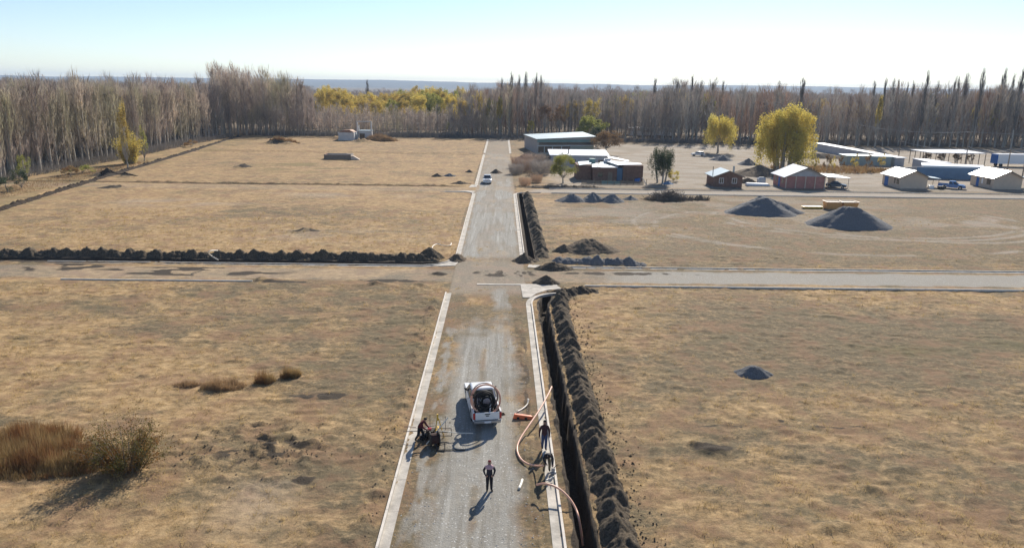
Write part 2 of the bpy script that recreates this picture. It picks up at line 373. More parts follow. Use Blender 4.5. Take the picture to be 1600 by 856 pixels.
def masks(x, y):
    n1 = fbm(x*.8, y*.5, 21, 4)-.5; n2 = fbm(x*.18, y*.35, 22, 4); n3 = fbm(x*1.4, y*.9, 23, 4)-.5
    near = (1-ss(55, 68, y+n3*8))
    e = n1*1.6
    gravel = ss(-4.3, -2.4, x+e)*(1-ss(.2, 2.0, x+e))*near
    strip = ss(-1.0, -.2, x+e)*(1-ss(.6, 1.1, x+e))*ss(64, 68, y)*(1-ss(72, 75, y))*.8
    far = ss(-5., -4.2, x+e*.5)*(1-ss(1.9, 2.6, x+e*.5))*ss(86, 89, y)*(1-.6*ss(135, 190, y))*(1-ss(228, 240, y))*(.55+.5*ss(.4, .6, fbm(x*.5, y*.12, 24)))
    gravel = np.maximum(np.maximum(gravel, strip), far)
    gravel = gravel*(1-(.55*np.exp(-((x+1.2)/.3)**2)+.35*np.exp(-((x-.55)/.2)**2))*ss(.38, .58, fbm(x*.6, y*.25, 38, 5)))
    leftverge = ss(-4.8, -4.4, x)*(1-ss(-3.4, -2.6, x))*near*ss(.38, .66, fbm(x*2.2, y*.8, 25, 5))
    gravel = np.maximum(gravel, leftverge*.75)
    crossr = ss(75.8, 76.8, y+n1)*(1-ss(80.9, 82, y+n1))
    gravel = np.maximum(gravel, crossr*ss(8, 16, x+n1*4)*.72)
    dust = crossr*(.45+.55*ss(10, 20, x))*.8
    dust = np.maximum(dust, ss(144.6, 145.2, y)*(1-ss(149.5, 150.6, y+n1))*ss(4, 8, x)*1.0)
    dust = np.maximum(dust, ss(144.6, 145.6, y)*(1-ss(150.5, 152, y))*(1-ss(-7, -5, x))*.18)
    dust = np.maximum(dust, ss(-5.2, -5, x)*(1-ss(2.6, 2.9, x))*ss(70, 73, y)*(1-ss(84, 90, y))*.55)
    dust = np.maximum(dust, ss(-5.2, -5, x)*(1-ss(2.6, 2.9, x))*ss(86, 89, y)*(1-ss(290, 300, y))*.5)
    dust = np.maximum(dust, blob(x, y, 50, 128, 22, 16)*.55*ss(.35, .6, n2)); dust = np.maximum(dust, blob(x, y, 74, 116, 10, 6)*.6*ss(.4, .6, n2))
    dust = np.maximum(dust, blob(x, y, 18, 120, 14, 16)*.45*ss(.35, .6, n2))
    dust = np.maximum(dust, ss(152, 156, y)*(1-ss(270, 285, y))*ss(8, 14, x)*(.5+.4*ss(.35, .6, n2)))
    # wheel tracks curving through the right hand field
    for cx, cy, rr in ((60, 118, 19), (60, 118, 21.2), (66, 112, 15), (52, 110, 24), (52, 112, 26.5)):
        dust = np.maximum(dust, np.exp(-((np.hypot((x-cx)*.85, (y-cy)*1.3)-rr)/.55)**2)*.75*ss(.35, .55, n2+n3*.3)*(y < 124))
    for tx in (-2.1, -.45):
        dust = np.maximum(dust, np.exp(-((x-tx-.2*np.sin(y*.11))/.2)**2)*.4*near*ss(.35, .55, fbm(x*1.5, y*.2, 35)))
    # wheel tracks in main junction
    for tx in (-1.6, .3, -.6):
        dust = np.maximum(dust, np.exp(-((x-tx-.25*np.sin(y*.3))/.22)**2)*.5*ss(72, 75, y)*(1-ss(100, 110, y)))
    w1 = fbm(x*.055+3, y*.085, 26, 5); w2 = fbm(x*.45, y*.6, 27, 5)
    straw = .0+.72*ss(.42, .58, w1)+.48*ss(.38, .62, w2)
    straw = straw*(1-.75*blob(x, y, -14, 38, 7, 6)); straw *= (1-.55*ss(2, 18, x)*(1-ss(26, 34, x))*ss(44, 50, y)*(1-ss(80, 90, y)))
    straw = straw*(1-.55*blob(x, y, 34, 57, 15, 14)); straw += .5*blob(x, y, 26, 44, 12, 5)+.3*blob(x, y, 12, 33, 7, 5)+.45*blob(x, y, 12, 66, 4, 8)
    straw += .35*blob(x, y, -36, 50, 20, 10)+.5*(x < -6)*ss(85, 100, y)
    straw -= .45*blob(x, y, -8, 55, 3.2, 12)
    straw -= .45*blob(x, y, -35, 118, 18, 6)+.4*blob(x, y, -62, 112, 10, 4)+.35*blob(x, y, -45, 190, 25, 8)+.4*blob(x, y, 24, 60, 14, 9)+.35*blob(x, y, 45, 62, 18, 8)+.3*blob(x, y, -30, 60, 8, 5)
    dust = np.maximum(dust, (.45*blob(x, y, -58, 127, 16, 4)+.4*blob(x, y, -22, 100, 11, 4)+.45*blob(x, y, -30, 138, 14, 3)+.35*blob(x, y, -12, 33, 2, 3))*ss(.35, .6, n2))
    straw *= 1-.8*ss(6, 24, x)*ss(84, 90, y)*(1-.8*blob(x, y, 12, 102, 12, 10))
    straw = np.where((x > -5.3) & (x < 3.2), .8*straw*ss(.4, .6, fbm(x*.5, y*.2, 28)), straw)
    soil = 1-ss(.45, .75, polyd(x, y, T_NEAR)+n3*.4)
    soil = np.maximum(soil, 1-ss(.5, 1.2, polyd(x, y, T_FAR)+n3*.5)); soil = np.maximum(soil, (1-ss(.9, 1.7, polyd(x, y, T_LEFT)+n3*.8)))
    soil = np.maximum(soil, (1-ss(.5, 1.1, polyd(x, y, DITCH)+n3*.8)))
    soil = np.maximum(soil, blob(x, y, -50, 80.6, 7, 1.9)*1.3*ss(.40, .5, fbm(x*.4, y*.9, 29)))
    soil = np.maximum(soil, blob(x, y, -34, 79.4, 12, 2.2)*1.1*ss(.48, .58, fbm(x*.35, y*.9, 30)))
    soil = np.maximum(soil, blob(x, y, -13.5, 38.5, 4.6, 3.)*.75*ss(.45, .6, fbm(x*.9, y*.9, 33)))
    for cx, cy, rx, ry in ((-10.2, 35.2, .9, .35), (-12, 46, 2.2, .5), (-27.3, 102.5, 1.6, .6), (-76, 144.5, 2.4, 1.3), (-6.9, 79.2, 1.2, .5), (-12.5, 76.2, 4, .5), (12.5, 39, .9, .5), (18, 42.5, .4, .3), (-85, 162.5, 5, 1.8), (-63.4, 182.8, 2.4, 1.2), (-23.5, 75.3, 3, .4), (-74, 256, 6, 2.2),
                           (14, 80.4, 6, .6), (1, 80, 3, 1.3)):
        soil = np.maximum(soil, np.clip(blob(x, y, cx, cy, rx*1.2, ry*1.2)*(1+n1*2.2+n3*2.2)*1.05, 0, 1))
    soil = np.maximum(soil, (np.exp(-((y-153.4)/.6)**2)+np.exp(-((y-230)/.8)**2)*ss(-95, -90, x))*(1-ss(-9, -6, x))*.75)
    soil = np.maximum(soil, np.exp(-((y-143.9)/.7)**2)*ss(8, 10, x)*.6)
    soil = np.maximum(soil, ss(1.2, 1.6, x+e)*(1-ss(2.2, 2.5, x))*near*ss(.5, .6, fbm(x*1.5, y*.2, 34))*.55)
    soil = np.maximum(soil, np.exp(-((y-41.9-n1*.5)/.16)**2)*ss(11, 13, x)*(1-ss(24, 28, x))*.75*ss(.35, .5, fbm(x*.8, y, 36)))
    soil = np.maximum(soil, np.exp(-((y-31.5-n1*.8)/.12)**2)*ss(9, 11, x)*(1-ss(20, 23, x))*.6*ss(.4, .55, fbm(x*.8, y, 37)))
    xb = np.interp(y, [0, 110, 150, 300], [-84, -95, -101, -108])-2
    forest = np.maximum(1-ss(-3, 1.5, x-xb+n1*6), ss(296, 300, y+n1*6)*(x < 60)+ss(282, 290, y+n1*8)*(x >= 60)*1.0)
    grassedge = ss(-14, -2, xb+14-x)*(1-forest)*(x < -70)
    green = np.maximum(grassedge*.5*ss(.4, .6, n2), .8*blob(x, y, -51, 190, 12, 20)*ss(.45, .65, n2)); green = np.maximum(green, .7*blob(x, y, 33, 56, 3, 1.2)); green = np.maximum(green, .4*blob(x, y, 44, 58, 5, 2)); green = np.maximum(green, .8*blob(x, y, 95, 157, 2, 2))
    c = lambda q: np.clip(q, 0, 1)
    along = ((np.abs(x+1.2) < 4.5) & ((y < 75) | (y > 83)))*1.
    return np.stack([c(gravel), c(soil), c(straw), along], -1), np.stack([c(dust), c(forest), c(green), np.ones_like(x)], -1)
def axis(segs, grow_to, start=None):
    a = []
    for x0, x1, s in segs: a += list(np.arange(x0, x1-1e-6, s))
    x = segs[-1][1]; s = segs[-1][2]; a.append(x)
    while x < grow_to: s *= 1.35; x += s; a.append(x)
    return a
xs_r = axis([(7, 40, .22), (40, 120, .6), (120, 220, 1.5)], 9000)
xs_l = [-q for q in axis([(7.4, 40, .22), (40, 112, .5), (112, 220, 2)], 9000)][::-1]
XS = np.array(xs_l+list(np.arange(-7.2, 7-1e-6, .1))+xs_r)
YS = np.array([-8000, -2000, -500, -100, -20, 5, 12, 18, 22]+axis([(24, 60, .17), (60, 90, .2), (90, 160, .42), (160, 310, 1.1)], 9000))
GX, GY = np.meshgrid(XS, YS)
GZ = ground_h(GX, GY)
fade = (np.abs(GX) < 400)*(GY > 0)*(GY < 600); GZ = GZ*fade
nx, ny = len(XS), len(YS)
V = np.stack([GX, GY, GZ], -1).reshape(-1, 3)
ii = (np.arange(ny-1)[:, None]*nx+np.arange(nx-1)[None, :]).ravel()
F = np.stack([ii, ii+1, ii+nx+1, ii+nx], -1)
ma, mb = masks(GX, GY); ma = ma.reshape(-1, 4); mb = mb.reshape(-1, 4)
fc = V[F].mean(1); fx, fy = fc[:, 0], fc[:, 1]
rag = (fbm(fx*.8, fy*.8, 51, 3)-.5)
m_main = (fx > -5.0+rag*.2) & (fx < 2.75+rag*.2) & (fy < 294+rag*3) & (fy > 5)
m_cross = (fy > 75.3+rag*.5) & (fy < 82.3+rag*.5) & (np.abs(fx) < 260) & ~m_main
m_back = (fy > 144.8+rag*1) & (fy < 150.6+rag*1.5) & (np.abs(fx) < 260) & (fx > -80) & ~m_main
def sub(name, sel, label=None):
    f = F[sel]; u, inv = np.unique(f, return_inverse=True)
    me = mesh_np(name, V[u], inv.reshape(f.shape), MG, True)
    for nm, arr in (('mask_a', ma), ('mask_b', mb)):
        ca = me.color_attributes.new(nm, 'FLOAT_COLOR', 'POINT'); ca.data.foreach_set('color', arr[u].astype(np.float32).ravel())
    o = link(name, me); o['kind'] = 'structure'; return o
sub('ground', ~(m_main | m_cross | m_back)); sub('road', m_main); sub('cross_road', m_cross); sub('back_road', m_back)
def gz(x, y): return float(ground_h(np.array([x]), np.array([y]))[0])

# distant low hills
def hills():
    n = 260; v = []; f = []
    for k, (yd, hh) in enumerate(((4200, -5), (5000, 30), (6000, 62), (7000, 66))):
        for i in range(n):
            a = -1.05+2.1*i/(n-1); x = yd*math.tan(a*.85)
            z = hh*(.80+.55*(float(fbm(np.array(a*5+3.), np.array(k*.15), 61, 4))-.5)) if k else -8
            if k >= 2: z += 4*(float(vn(np.array(a*40), np.array(k*1.), 62))-.5)
            v.append((x, yd, z))
    for k in range(3):
        for i in range(n-1): f.append((k*n+i, k*n+i+1, (k+1)*n+i+1, (k+1)*n+i))
    o = link('hills', mesh_np('hills', v, f, MHILL, True)); o['kind'] = 'structure'
hills()
# the air
hz = MB().box(-7300, 7300, -60, 7400, -9, 84)
MHZ = bpy.data.materials.new('haze'); MHZ.use_nodes = True; t = MHZ.node_tree; t.nodes.clear()
pv = t.nodes.new('ShaderNodeVolumePrincipled'); pv.inputs['Color'].default_value = (.62, .78, 1, 1); pv.inputs['Density'].default_value = .00014
pv.inputs['Anisotropy'].default_value = .1
ou = t.nodes.new('ShaderNodeOutputMaterial'); t.links.new(pv.outputs[0], ou.inputs['Volume'])
ho = hz.build('haze', MHZ); ho['kind'] = 'stuff'

# ---------------------------------------------------------------- kerbs and gutters
def offset(path, d):
    o = []
    for i, p in enumerate(path):
        a = path[max(i-1, 0)]; b = path[min(i+1, len(path)-1)]
        t_ = Vector((b[0]-a[0], b[1]-a[1])).normalized(); o.append((p[0]+t_.y*d, p[1]-t_.x*d))
    return o
def kerb(path, side, name='kerb', gut=.50, label='', step=3.0):
    # gutter slab with raised kerb on the given side (+1: right of the path direction), cast in lengths with open joints
    mb_ = MB(); L_ = []; acc = 0
    pts = [Vector((p[0], p[1])) for p in path]; dense = [pts[0]]
    for a, b in zip(pts[:-1], pts[1:]):
        n = max(1, int((b-a).length/step))
        dense += [a.lerp(b, (i+1)/n) for i in range(n)]
    prof = [(-gut, -.10), (-gut, .035), (-.02, .015), (0, .15), (.12, .15), (.13, -.10)]
    lines = [offset([tuple(q) for q in dense], side*q[0]) for q in prof]
    for i in range(len(dense)-1):
        a = []; b = []; j = .012; wob = (random.random()-.5)*.012
        for ln, q in zip(lines, prof):
            A_, B_ = Vector(ln[i]), Vector(ln[i+1]); a.append((*(A_.lerp(B_, j/ max(step,.1))), q[1]+wob)); b.append((*(B_.lerp(A_, j/max(step,.1))), q[1]+wob))
        k = len(mb_.v); n = len(prof); mb_.v += a+b
        fs = [tuple(range(k, k+n)), tuple(range(k+n, k+2*n))[::-1]]+[(k+m, k+(m+1) % n, k+n+(m+1) % n, k+n+m) for m in range(n)]
        mb_.f += fs; mb_.m += [0, 0]+[0, 0, 0, 1, 1, 0]
    o = mb_.build(name, [MCON, MCON2]); o['kind'] = 'structure'; return o
def arc(cx, cy, r_, a0, a1, n=8): return [(cx+r_*math.cos(R(a0+(a1-a0)*i/n)), cy+r_*math.sin(R(a0+(a1-a0)*i/n))) for i in range(n+1)]
kerb([(-5.35, 14), (-5.35, 71.6)], -1)
kerb([(3.05, 14), (3.05, 68)]+arc(6.6, 68.3, 3.5, 175, 95, 7)+[(8, 72.6)], 1)
kerb([(2.95, 88), (2.95, 142)]+arc(5.8, 142, 2.85, 172, 95, 5)+[(8, 145)], 1)
kerb([(-5.35, 87.2), (-5.35, 142)]+arc(-8.2, 142, 2.85, 8, 85, 5)+[(-11, 144.9)], -1)
kerb([(-5.35, 155), (-5.35, 227)], -1); kerb([(-5.35, 232), (-5.35, 292)], -1)
kerb([(3.1, 232), (3.1, 292)], 1)
kerb([(7, 83.0), (250, 83.0)], -1, gut=.5); kerb([(-52, 83.0), (-9, 83.0), (-7.2, 83.6), (-6.2, 85), (-5.5, 87)], -1, gut=.5)
kerb([(9, 74.8), (250, 74.8)], 1, gut=.45); kerb([(-46, 75.3), (-26, 75.3)], 1, gut=.35)
kerb([(10, 151.3), (200, 151.3)], -1, gut=.4)
kerb([(10, 144.6), (200, 144.6)], 1, gut=.4)
mb_ = MB(); mb_.box(-2.4, 2.2, 74.9, 75.35, -.05, .05); o = mb_.build('gutter', MCON); o['kind'] = 'structure'
mb_ = MB(); mb_.hull([(2.3, 70.2, -.05), (3.1, 70.2, -.05), (3.7, 71.6, -.05), (4.9, 73.0, -.05), (6.4, 73.6, -.05), (6.0, 75.3, -.05), (2.2, 75.3, -.05)],
                     [(2.3, 70.2, .06), (3.1, 70.2, .06), (3.7, 71.6, .06), (4.9, 73.0, .06), (6.4, 73.6, .06), (6.0, 75.3, .06), (2.2, 75.3, .06)])
o = mb_.build('pavement', MCON); o['kind'] = 'structure'
mb_ = MB()
for pts in ([(-6.0, 85.6), (-5.3, 87.2), (-4.7, 86.8), (-5.2, 83.2), (-8, 82.9)], [(3.4, 84.2), (5.6, 83.6), (5.2, 82.8), (3.2, 82.7)], [(-12, 144.5), (-5.3, 144.2), (-5, 146), (-6, 146.6)], [(-6.6, 151.5), (-5.0, 152), (-5, 156), (-6.2, 155.6)]):
    mb_.hull([(x, y, -.05) for x, y in pts], [(x, y, .055) for x, y in pts])
o = mb_.build('pavement', MCON); o['kind'] = 'structure'
# ---------------------------------------------------------------- heaps of soil and gravel
def bank(path, half, hgt_, spacing, name, label, m, cat='soil bank', seed=0, res=.09, rough=1., ragged=.5, side=-1):
    P = [Vector(p) for p in path]; L_ = [0]
    for a, b in zip(P[:-1], P[1:]): L_.append(L_[-1]+(b-a).length)
    tot = L_[-1]; ns = int(tot/res); nt_ = int(2*half/res)
    s = np.linspace(0, tot, ns); px_ = np.interp(s, L_, [p.x for p in P]); py_ = np.interp(s, L_, [p.y for p in P])
    tx = np.gradient(px_); ty = np.gradient(py_)
    k_ = np.ones(9)/9; tx = np.convolve(np.pad(tx, 4, 'edge'), k_, 'valid'); ty = np.convolve(np.pad(ty, 4, 'edge'), k_, 'valid')
    l = np.hypot(tx, ty); tx /= l; ty /= l
    t_ = np.linspace(-half, half, nt_)
    S, T = np.meshgrid(s, t_); X = px_[None, :]+ty[None, :]*T; Y = py_[None, :]-tx[None, :]*T
    Hh = np.zeros_like(S); r_ = np.random.default_rng(seed)
    n = int(tot/spacing)
    for i in range(n+1):
        c = i*spacing+r_.uniform(-.35, .35)*spacing; o = r_.uniform(-.2, .2)*half; hh = hgt_*r_.uniform(.6, 1.2); rs = spacing*r_.uniform(.62, .85); rt_ = half*r_.uniform(.8, 1.0)
        d = np.hypot((S-c)/rs, (T-o)/rt_); Hh = np.maximum(Hh, hh*(1-d**1.15)); Hh = np.where(d < .15, np.minimum(Hh, hh*.9), Hh)
    Hh = np.maximum(Hh, hgt_*.66*(1-np.abs(T)/half*1.15))
    endf = np.clip(np.minimum(S, tot-S)/2.2, 0, 1)**.7
    nz = (fbm(X*1.6, Y*1.6, seed+3, 4)-.5); nf = (fbm(X*4.5, Y*4.5, seed+5, 4)-.5)
    Z = Hh*endf+(nz*.6*ragged+nf*.36)*rough*np.clip(Hh*3+.3, 0, 1)-.06
    edge = np.clip((half-np.abs(T)+nz*.6)/.25, 0, 1); Z = Z*edge-.12*(1-edge)
    v = np.stack([X, Y, Z], -1).reshape(-1, 3); i_ = (np.arange(nt_-1)[:, None]*ns+np.arange(ns-1)[None, :]).ravel()
    f = np.stack([i_, i_+1, i_+ns+1, i_+ns], -1)
    o = link(name, mesh_np(name, v, f, m, True)); return tag(o, label, cat)
bank([(5.75, 22), (5.75, 45), (5.7, 62), (5.8, 68.5), (6.6, 71.3), (8.3, 72.6), (10.3, 73.1)], 1.02, 1.0, 1.4, 'soil_bank',
     'long dark ridge of dumped soil along the near right trench beside the pickup road', MS, seed=1, res=.075)
bank([(5.3, 87.5), (5.25, 110), (5.2, 143)], 1.0, .95, 1.3, 'soil_bank', 'dark soil ridge beside the far trench, beyond the crossing', MS, seed=2, res=.1)
bank([(-62, 86.1), (-30, 86.1), (-7.2, 86.3)], 1.15, 1.15, 1.8, 'soil_bank', 'row of near-black soil mounds along the left cross road', MS, seed=3, res=.1, ragged=1.)
bank([(6.2, 86.4), (9, 85.6), (17.5, 84.8)], 1.2, 1.0, 1.9, 'soil_bank', 'grey lumpy soil row running right from the corner beyond the crossing', MGR, seed=4, res=.1)
DI = [(x+.9, y) for x, y in DITCH[:5]]
bank(DI, .85, .75, 1.5, 'soil_bank', 'thin brown soil ridge following the ditch along the left plantation', MSD, seed=5, res=.25)
bank([(4.6, 152.8), (9, 152.6), (22, 153)], 1.2, .8, 1.8, 'soil_bank', 'low dark soil row beside the back road in front of the brick house', MSB, seed=6, res=.2)
def pile(name, label, x, y, rx, ry, h, m, cat='pile', seed=0, flat=0., rough=1., pw=1.):
    n, k = 96, 36; a = np.linspace(0, 2*np.pi, n, endpoint=False); r_ = np.linspace(0, 1.06, k)
    A, Q = np.meshgrid(a, r_); lob = 1+.16*(vn(np.cos(A)*2+seed*3, np.sin(A)*2, seed)-.5)*2
    X = np.cos(A)*Q*rx*lob; Y = np.sin(A)*Q*ry*lob
    z = h*np.clip(1-np.clip((Q-flat)/(1-flat), 0, 2)**pw, -.1, 1); z = np.minimum(z, h*(.83+.12*vn(X*.8, Y*.8, seed+2)))
    s_ = min(rx, ry)
    z = z+(fbm(X*2.6/s_, Y*2.6/s_, seed+4, 4)-.5)*h*.3*rough*np.clip(1.1-Q, 0, 1)+(fbm(X*4, Y*4, seed+6, 3)-.5)*.14*rough*min(1, h)-.04
    v = np.stack([X, Y, z], -1).reshape(-1, 3); f = []
    for j in range(k-1):
        for i in range(n): f.append((j*n+i, j*n+(i+1) % n, (j+1)*n+(i+1) % n, (j+1)*n+i))
    o = link(name, mesh_np(name, v, f, m, True)); o.location = (x, y, gz(x, y)*.5); o.rotation_euler.z = 0; return tag(o, label, cat)
pile('gravel_pile', 'big grey gravel cone in the right field, left of the ochre tubs', 44.8, 124.2, 7.0, 5.0, 2.9, MGR, seed=11, flat=.08, rough=1.3)
pile('gravel_pile', 'big grey gravel heap nearest the camera, right of the ochre tubs', 54.8, 113.2, 6.4, 4.8, 3.2, MGR, seed=12, flat=.1)
pile('gravel_pile', 'small dark heap of gravel alone in the near right field', 18.8, 50.6, 1.45, 1.05, .72, MGR, seed=13, flat=.15)
pile('gravel_pile', 'leftmost of the three grey heaps in front of the brick house', 13.2, 134.5, 3.2, 2.4, 1.5, MGR, seed=14)
pile('gravel_pile', 'middle of the three grey heaps in front of the brick house', 17.0, 135, 2.6, 2.2, 1.7, MGR, seed=15)
pile('gravel_pile', 'rightmost of the three grey heaps in front of the brick house', 20.6, 134.4, 2.6, 2.1, 1.6, MGR, seed=16)
pile('gravel_pile', 'low grey heap just before the brush pile', 24.4, 137, 1.6, 1.3, .8, MGR, seed=17)
pile('soil_mound', 'broad dark earth mound right of the far trench just beyond the crossing', 11.2, 92.6, 4.0, 2.9, 1.75, MSB, 'mound', 18, rough=1.4)
pile('soil_mound', 'small reddish earth mound against the left side of the broad dark mound', 8.2, 92.0, 1.6, 1.2, .9, MSB, 'mound', 19)
pile('soil_mound', 'flat black soil heap spilling onto the cross road at the corner', 6.1, 82.4, 2.5, 1.3, .95, MS, 'mound', 20, rough=1.5)
pile('soil_mound', 'pointed black soil heap on the concrete corner at the crossing', 5.0, 75.9, 1.5, 1.1, 1.0, MS, 'mound', 21)
pile('soil_mound', 'lumpy dark soil heap at the left kerb beyond the crossing', -5.2, 86.4, 1.2, 1.5, .9, MSB, 'mound', 22, rough=1.8)
pile('soil_mound', 'brown clod heap at the end of the right kerb beyond the crossing', 2.9, 86.0, 1.5, 1.3, .95, MSB, 'mound', 23, rough=1.8)
pile('soil_mound', 'tallest black mound at the right end of the left soil row', -8.6, 87.3, 2.0, 1.6, 1.5, MS, 'mound', 24, rough=1.4)
pile('soil_mound', 'wide reddish soil mound behind the house with the blue roof', 63.5, 181, 8.5, 5, 2.4, MSB, 'mound', 25)
pile('gravel_pile', 'low grey gravel heap behind the parked white hatchback', 65.8, 219.5, 3.6, 3, 1.8, MGR, seed=26)
pile('gravel_pile', 'pale blue-grey gravel cone beyond the blue-roofed brick house', 69.6, 207.5, 3.2, 2.6, 1.8, MGR, seed=27)
pile('soil_mound', 'dark soil heap right of the big willow', 80.8, 197.5, 3.4, 2.4, 1.2, MSB, 'mound', 28)
pile('soil_mound', 'long purple-brown soil heap in the far yard behind the willow', 97, 232, 13, 5, 1.6, MSB, 'mound', 29, flat=.3)
pile('soil_mound', 'brown soil heap on the road edge beside the distant white truck', -1.2, 178, 1.5, 1.4, 1.1, MSB, 'mound', 30)
pile('rubble_pile', 'left heap of brown rubble in the field beside the white truck', -14.6, 169.5, 1.4, 1.1, .8, MSB, 'rubble', 31, rough=2)
pile('rubble_pile', 'pale heap of rubble in the field beside the white truck', -11.9, 170.5, 1.6, 1.1, .8, MGR, 'rubble', 32, rough=2)
pile('rubble_pile', 'small brown rubble heap nearest the road kerb', -7.6, 179, 1.1, .9, .7, MSB, 'rubble', 33, rough=2)
pile('rubble_pile', 'low dark rubble heap at the left junction corner of the back road', -8.6, 157.5, 2.4, 1.2, .6, MSB, 'rubble', 34, rough=2)
pile('soil_mound', 'arched dark earth bank beside the right kerb before the green shed', 8.4, 218, 3.8, 3.2, 2.1, MSB, 'mound', 35, rough=1.2)

# ---------------------------------------------------------------- loose stones, dry grass
def tri_soup(name, P0, D, W, m, bend=None):
    # blades: base centre P0, vector D to the tip, half width vector W
    n = len(P0); v = np.empty((n, 3, 3), np.float32); v[:, 0] = P0-W; v[:, 1] = P0+W; v[:, 2] = P0+D
    f = np.arange(3*n).reshape(n, 3); return mesh_np(name, v.reshape(-1, 3), f, m)
def density_points(n, x0, x1, y0, y1, ok, seed):
    r_ = np.random.default_rng(seed); x = r_.uniform(x0, x1, n); y = r_.uniform(y0, y1, n)
    # thin out with distance so the nearest ground is richest
    k = r_.random(n) < np.clip((34/np.maximum(y, 1))**1.3, 0, 1); x, y = x[k], y[k]
    k = ok(x, y, r_); return x[k], y[k], r_
def ok_grass(x, y, r_):
    a, b = masks(x, y); s = a[:, 2]*(1-a[:, 0])*(1-a[:, 1]); s = s*ss(.35, .62, fbm(x*1.1, y*1.1, 71))
    s = np.where((x > 2.2) & (x < 7.4), 0, s); s = np.where((x > -5.5) & (x < -4.7), 0, s)
    s = np.where((y > 74.5) & (y < 83.5), 0, s)
    vis = np.abs(x) < y*.78+6
    return (r_.random(len(x)) < s*1.2) & vis
x, y, r_ = density_points(140000, -70, 70, 24, 120, ok_grass, 5)
nb = 7; X = np.repeat(x, nb); Y = np.repeat(y, nb); n = len(X)
a = r_.uniform(0, 6.283, n); rad = r_.random(n)*.2; X = X+np.cos(a)*rad; Y = Y+np.sin(a)*rad
Z = ground_h(X, Y)-.01; hh = np.repeat(r_.uniform(.08, .34, len(x)), nb)*r_.uniform(.5, 1.1, n)
lean = r_.uniform(.1, .9, n); D = np.stack([np.cos(a)*lean*hh+.03, np.sin(a)*lean*hh, hh], -1)
b_ = r_.uniform(0, 6.283, n); wd = r_.uniform(.006, .016, n)*(1+np.maximum(Y-40, 0)/60); W = np.stack([np.cos(b_)*wd, np.sin(b_)*wd, 0*b_], -1)
o = link('dry_grass', tri_soup('dry_grass', np.stack([X, Y, Z], -1), D, W, MSTRAW)); tag(o, 'short straw coloured dry grass tufts covering the fields', 'grass', kind='stuff')
def blade_patch(name, label, cx, cy, rx, ry, h, n, m, seed, wd=(.008, .02), kind=None, cat='plant', lean=.35, fall=True, group=None):
    r_ = np.random.default_rng(seed); a = r_.uniform(0, 6.283, n); q = np.sqrt(r_.random(n))*(.75+.5*vn(np.cos(a)*2, np.sin(a)*2, seed))
    X = np.cos(a)*q*rx; Y = np.sin(a)*q*ry; k_ = vn((X+cx)*1.1, (Y+cy)*1.6, seed+11) > r_.uniform(.1, .55, n); X, Y, a, q = X[k_], Y[k_], a[k_], q[k_]; n = len(X); Z = np.array(ground_h(X+cx, Y+cy))-.02
    hh = h*r_.uniform(.45, 1.1, n)*((1-.55*q**2) if fall else 1)*(.55+.9*vn((X+cx)*1.3, (Y+cy)*1.3, seed+9))
    b_ = r_.uniform(0, 6.283, n); l_ = r_.uniform(0, lean, n)*hh; D = np.stack([np.cos(b_)*l_+np.cos(a)*l_*.5, np.sin(b_)*l_+np.sin(a)*l_*.5, hh], -1)
    c_ = r_.uniform(0, 6.283, n); w_ = r_.uniform(*wd, n); W = np.stack([np.cos(c_)*w_, np.sin(c_)*w_, 0*c_], -1)
    o = link(name, tri_soup(name, np.stack([X, Y, Z], -1), D, W, m)); o.location = (cx, cy, 0); return tag(o, label, cat, group, kind)
blade_patch('reeds', 'patch of tall rusty brown reeds left of the leafy autumn bush', -25.4, 37.0, 4.4, 1.9, 1.25, 13000, MREED, 81, kind='stuff', cat='reeds')
blade_patch('reeds', 'tall brown reeds behind the patch at the left picture edge', -27.5, 39.3, 3.5, 1.6, 1.2, 5000, MREED, 82, kind='stuff', cat='reeds')
blade_patch('dry_weed', 'pale pinkish dry weed clump in the near left field, widest of the weed clumps', -19.0, 47.3, 1.5, .8, .75, 2600, MWEED, 83, cat='weed')
blade_patch('dry_weed', 'upright brown weed clump between the pale clump and the darker one in the left field', -16.4, 48.2, .8, .5, 1.0, 1700, MREED, 84, cat='weed')
blade_patch('dry_weed', 'darkest brown weed clump, rightmost in the near left field', -14.8, 49.3, .7, .5, 1.15, 1800, MREED, 85, cat='weed')
blade_patch('dry_weed', 'low brown weed clump near the camera at the left of the weed row', -21.5, 47.6, .9, .4, .45, 900, MWEED, 86, cat='weed')
blade_patch('dry_weed', 'wide dry tan thicket right of the white ruin', -44.5, 277, 6.5, 3, 1.8, 5000, MWEED, 87, (.03, .08), cat='weed')
blade_patch('dry_weed', 'wide brown thicket far left of the white ruin', -75, 259, 4.5, 3, 2.2, 3500, MREED, 88, (.03, .08), cat='weed')
blade_patch('field_weeds', 'strip of dry grass and weeds along the ditch at the plantation foot', -92, 152, 4.5, 48, .5, 8000, MWEED, 89, (.02, .05), 'stuff', 'weeds', fall=False)
blade_patch('field_weeds', 'dry orange grass strip between the yards behind the pink house', 88, 196, 16, 8, .9, 9000, MREED, 90, (.03, .07), 'stuff', 'weeds', fall=False)
blade_patch('undergrowth', 'dark scrubby undergrowth between the trunks at the front of the left plantation', -105.5, 190, 5, 88, 2.0, 15000, MTWIGD, 95, (.03, .07), 'stuff', 'undergrowth', fall=False, lean=.6)
blade_patch('undergrowth', 'low dark scrub at the foot of the wood beyond the left field', -50, 304, 62, 4.5, 2.2, 12000, MTWIGD, 96, (.04, .09), 'stuff', 'undergrowth', fall=False, lean=.6)
blade_patch('undergrowth', 'low dark scrub at the foot of the wood beyond the yards on the right', 110, 292, 95, 5, 2.0, 14000, MTWIGD, 97, (.04, .09), 'stuff', 'undergrowth', fall=False, lean=.6)
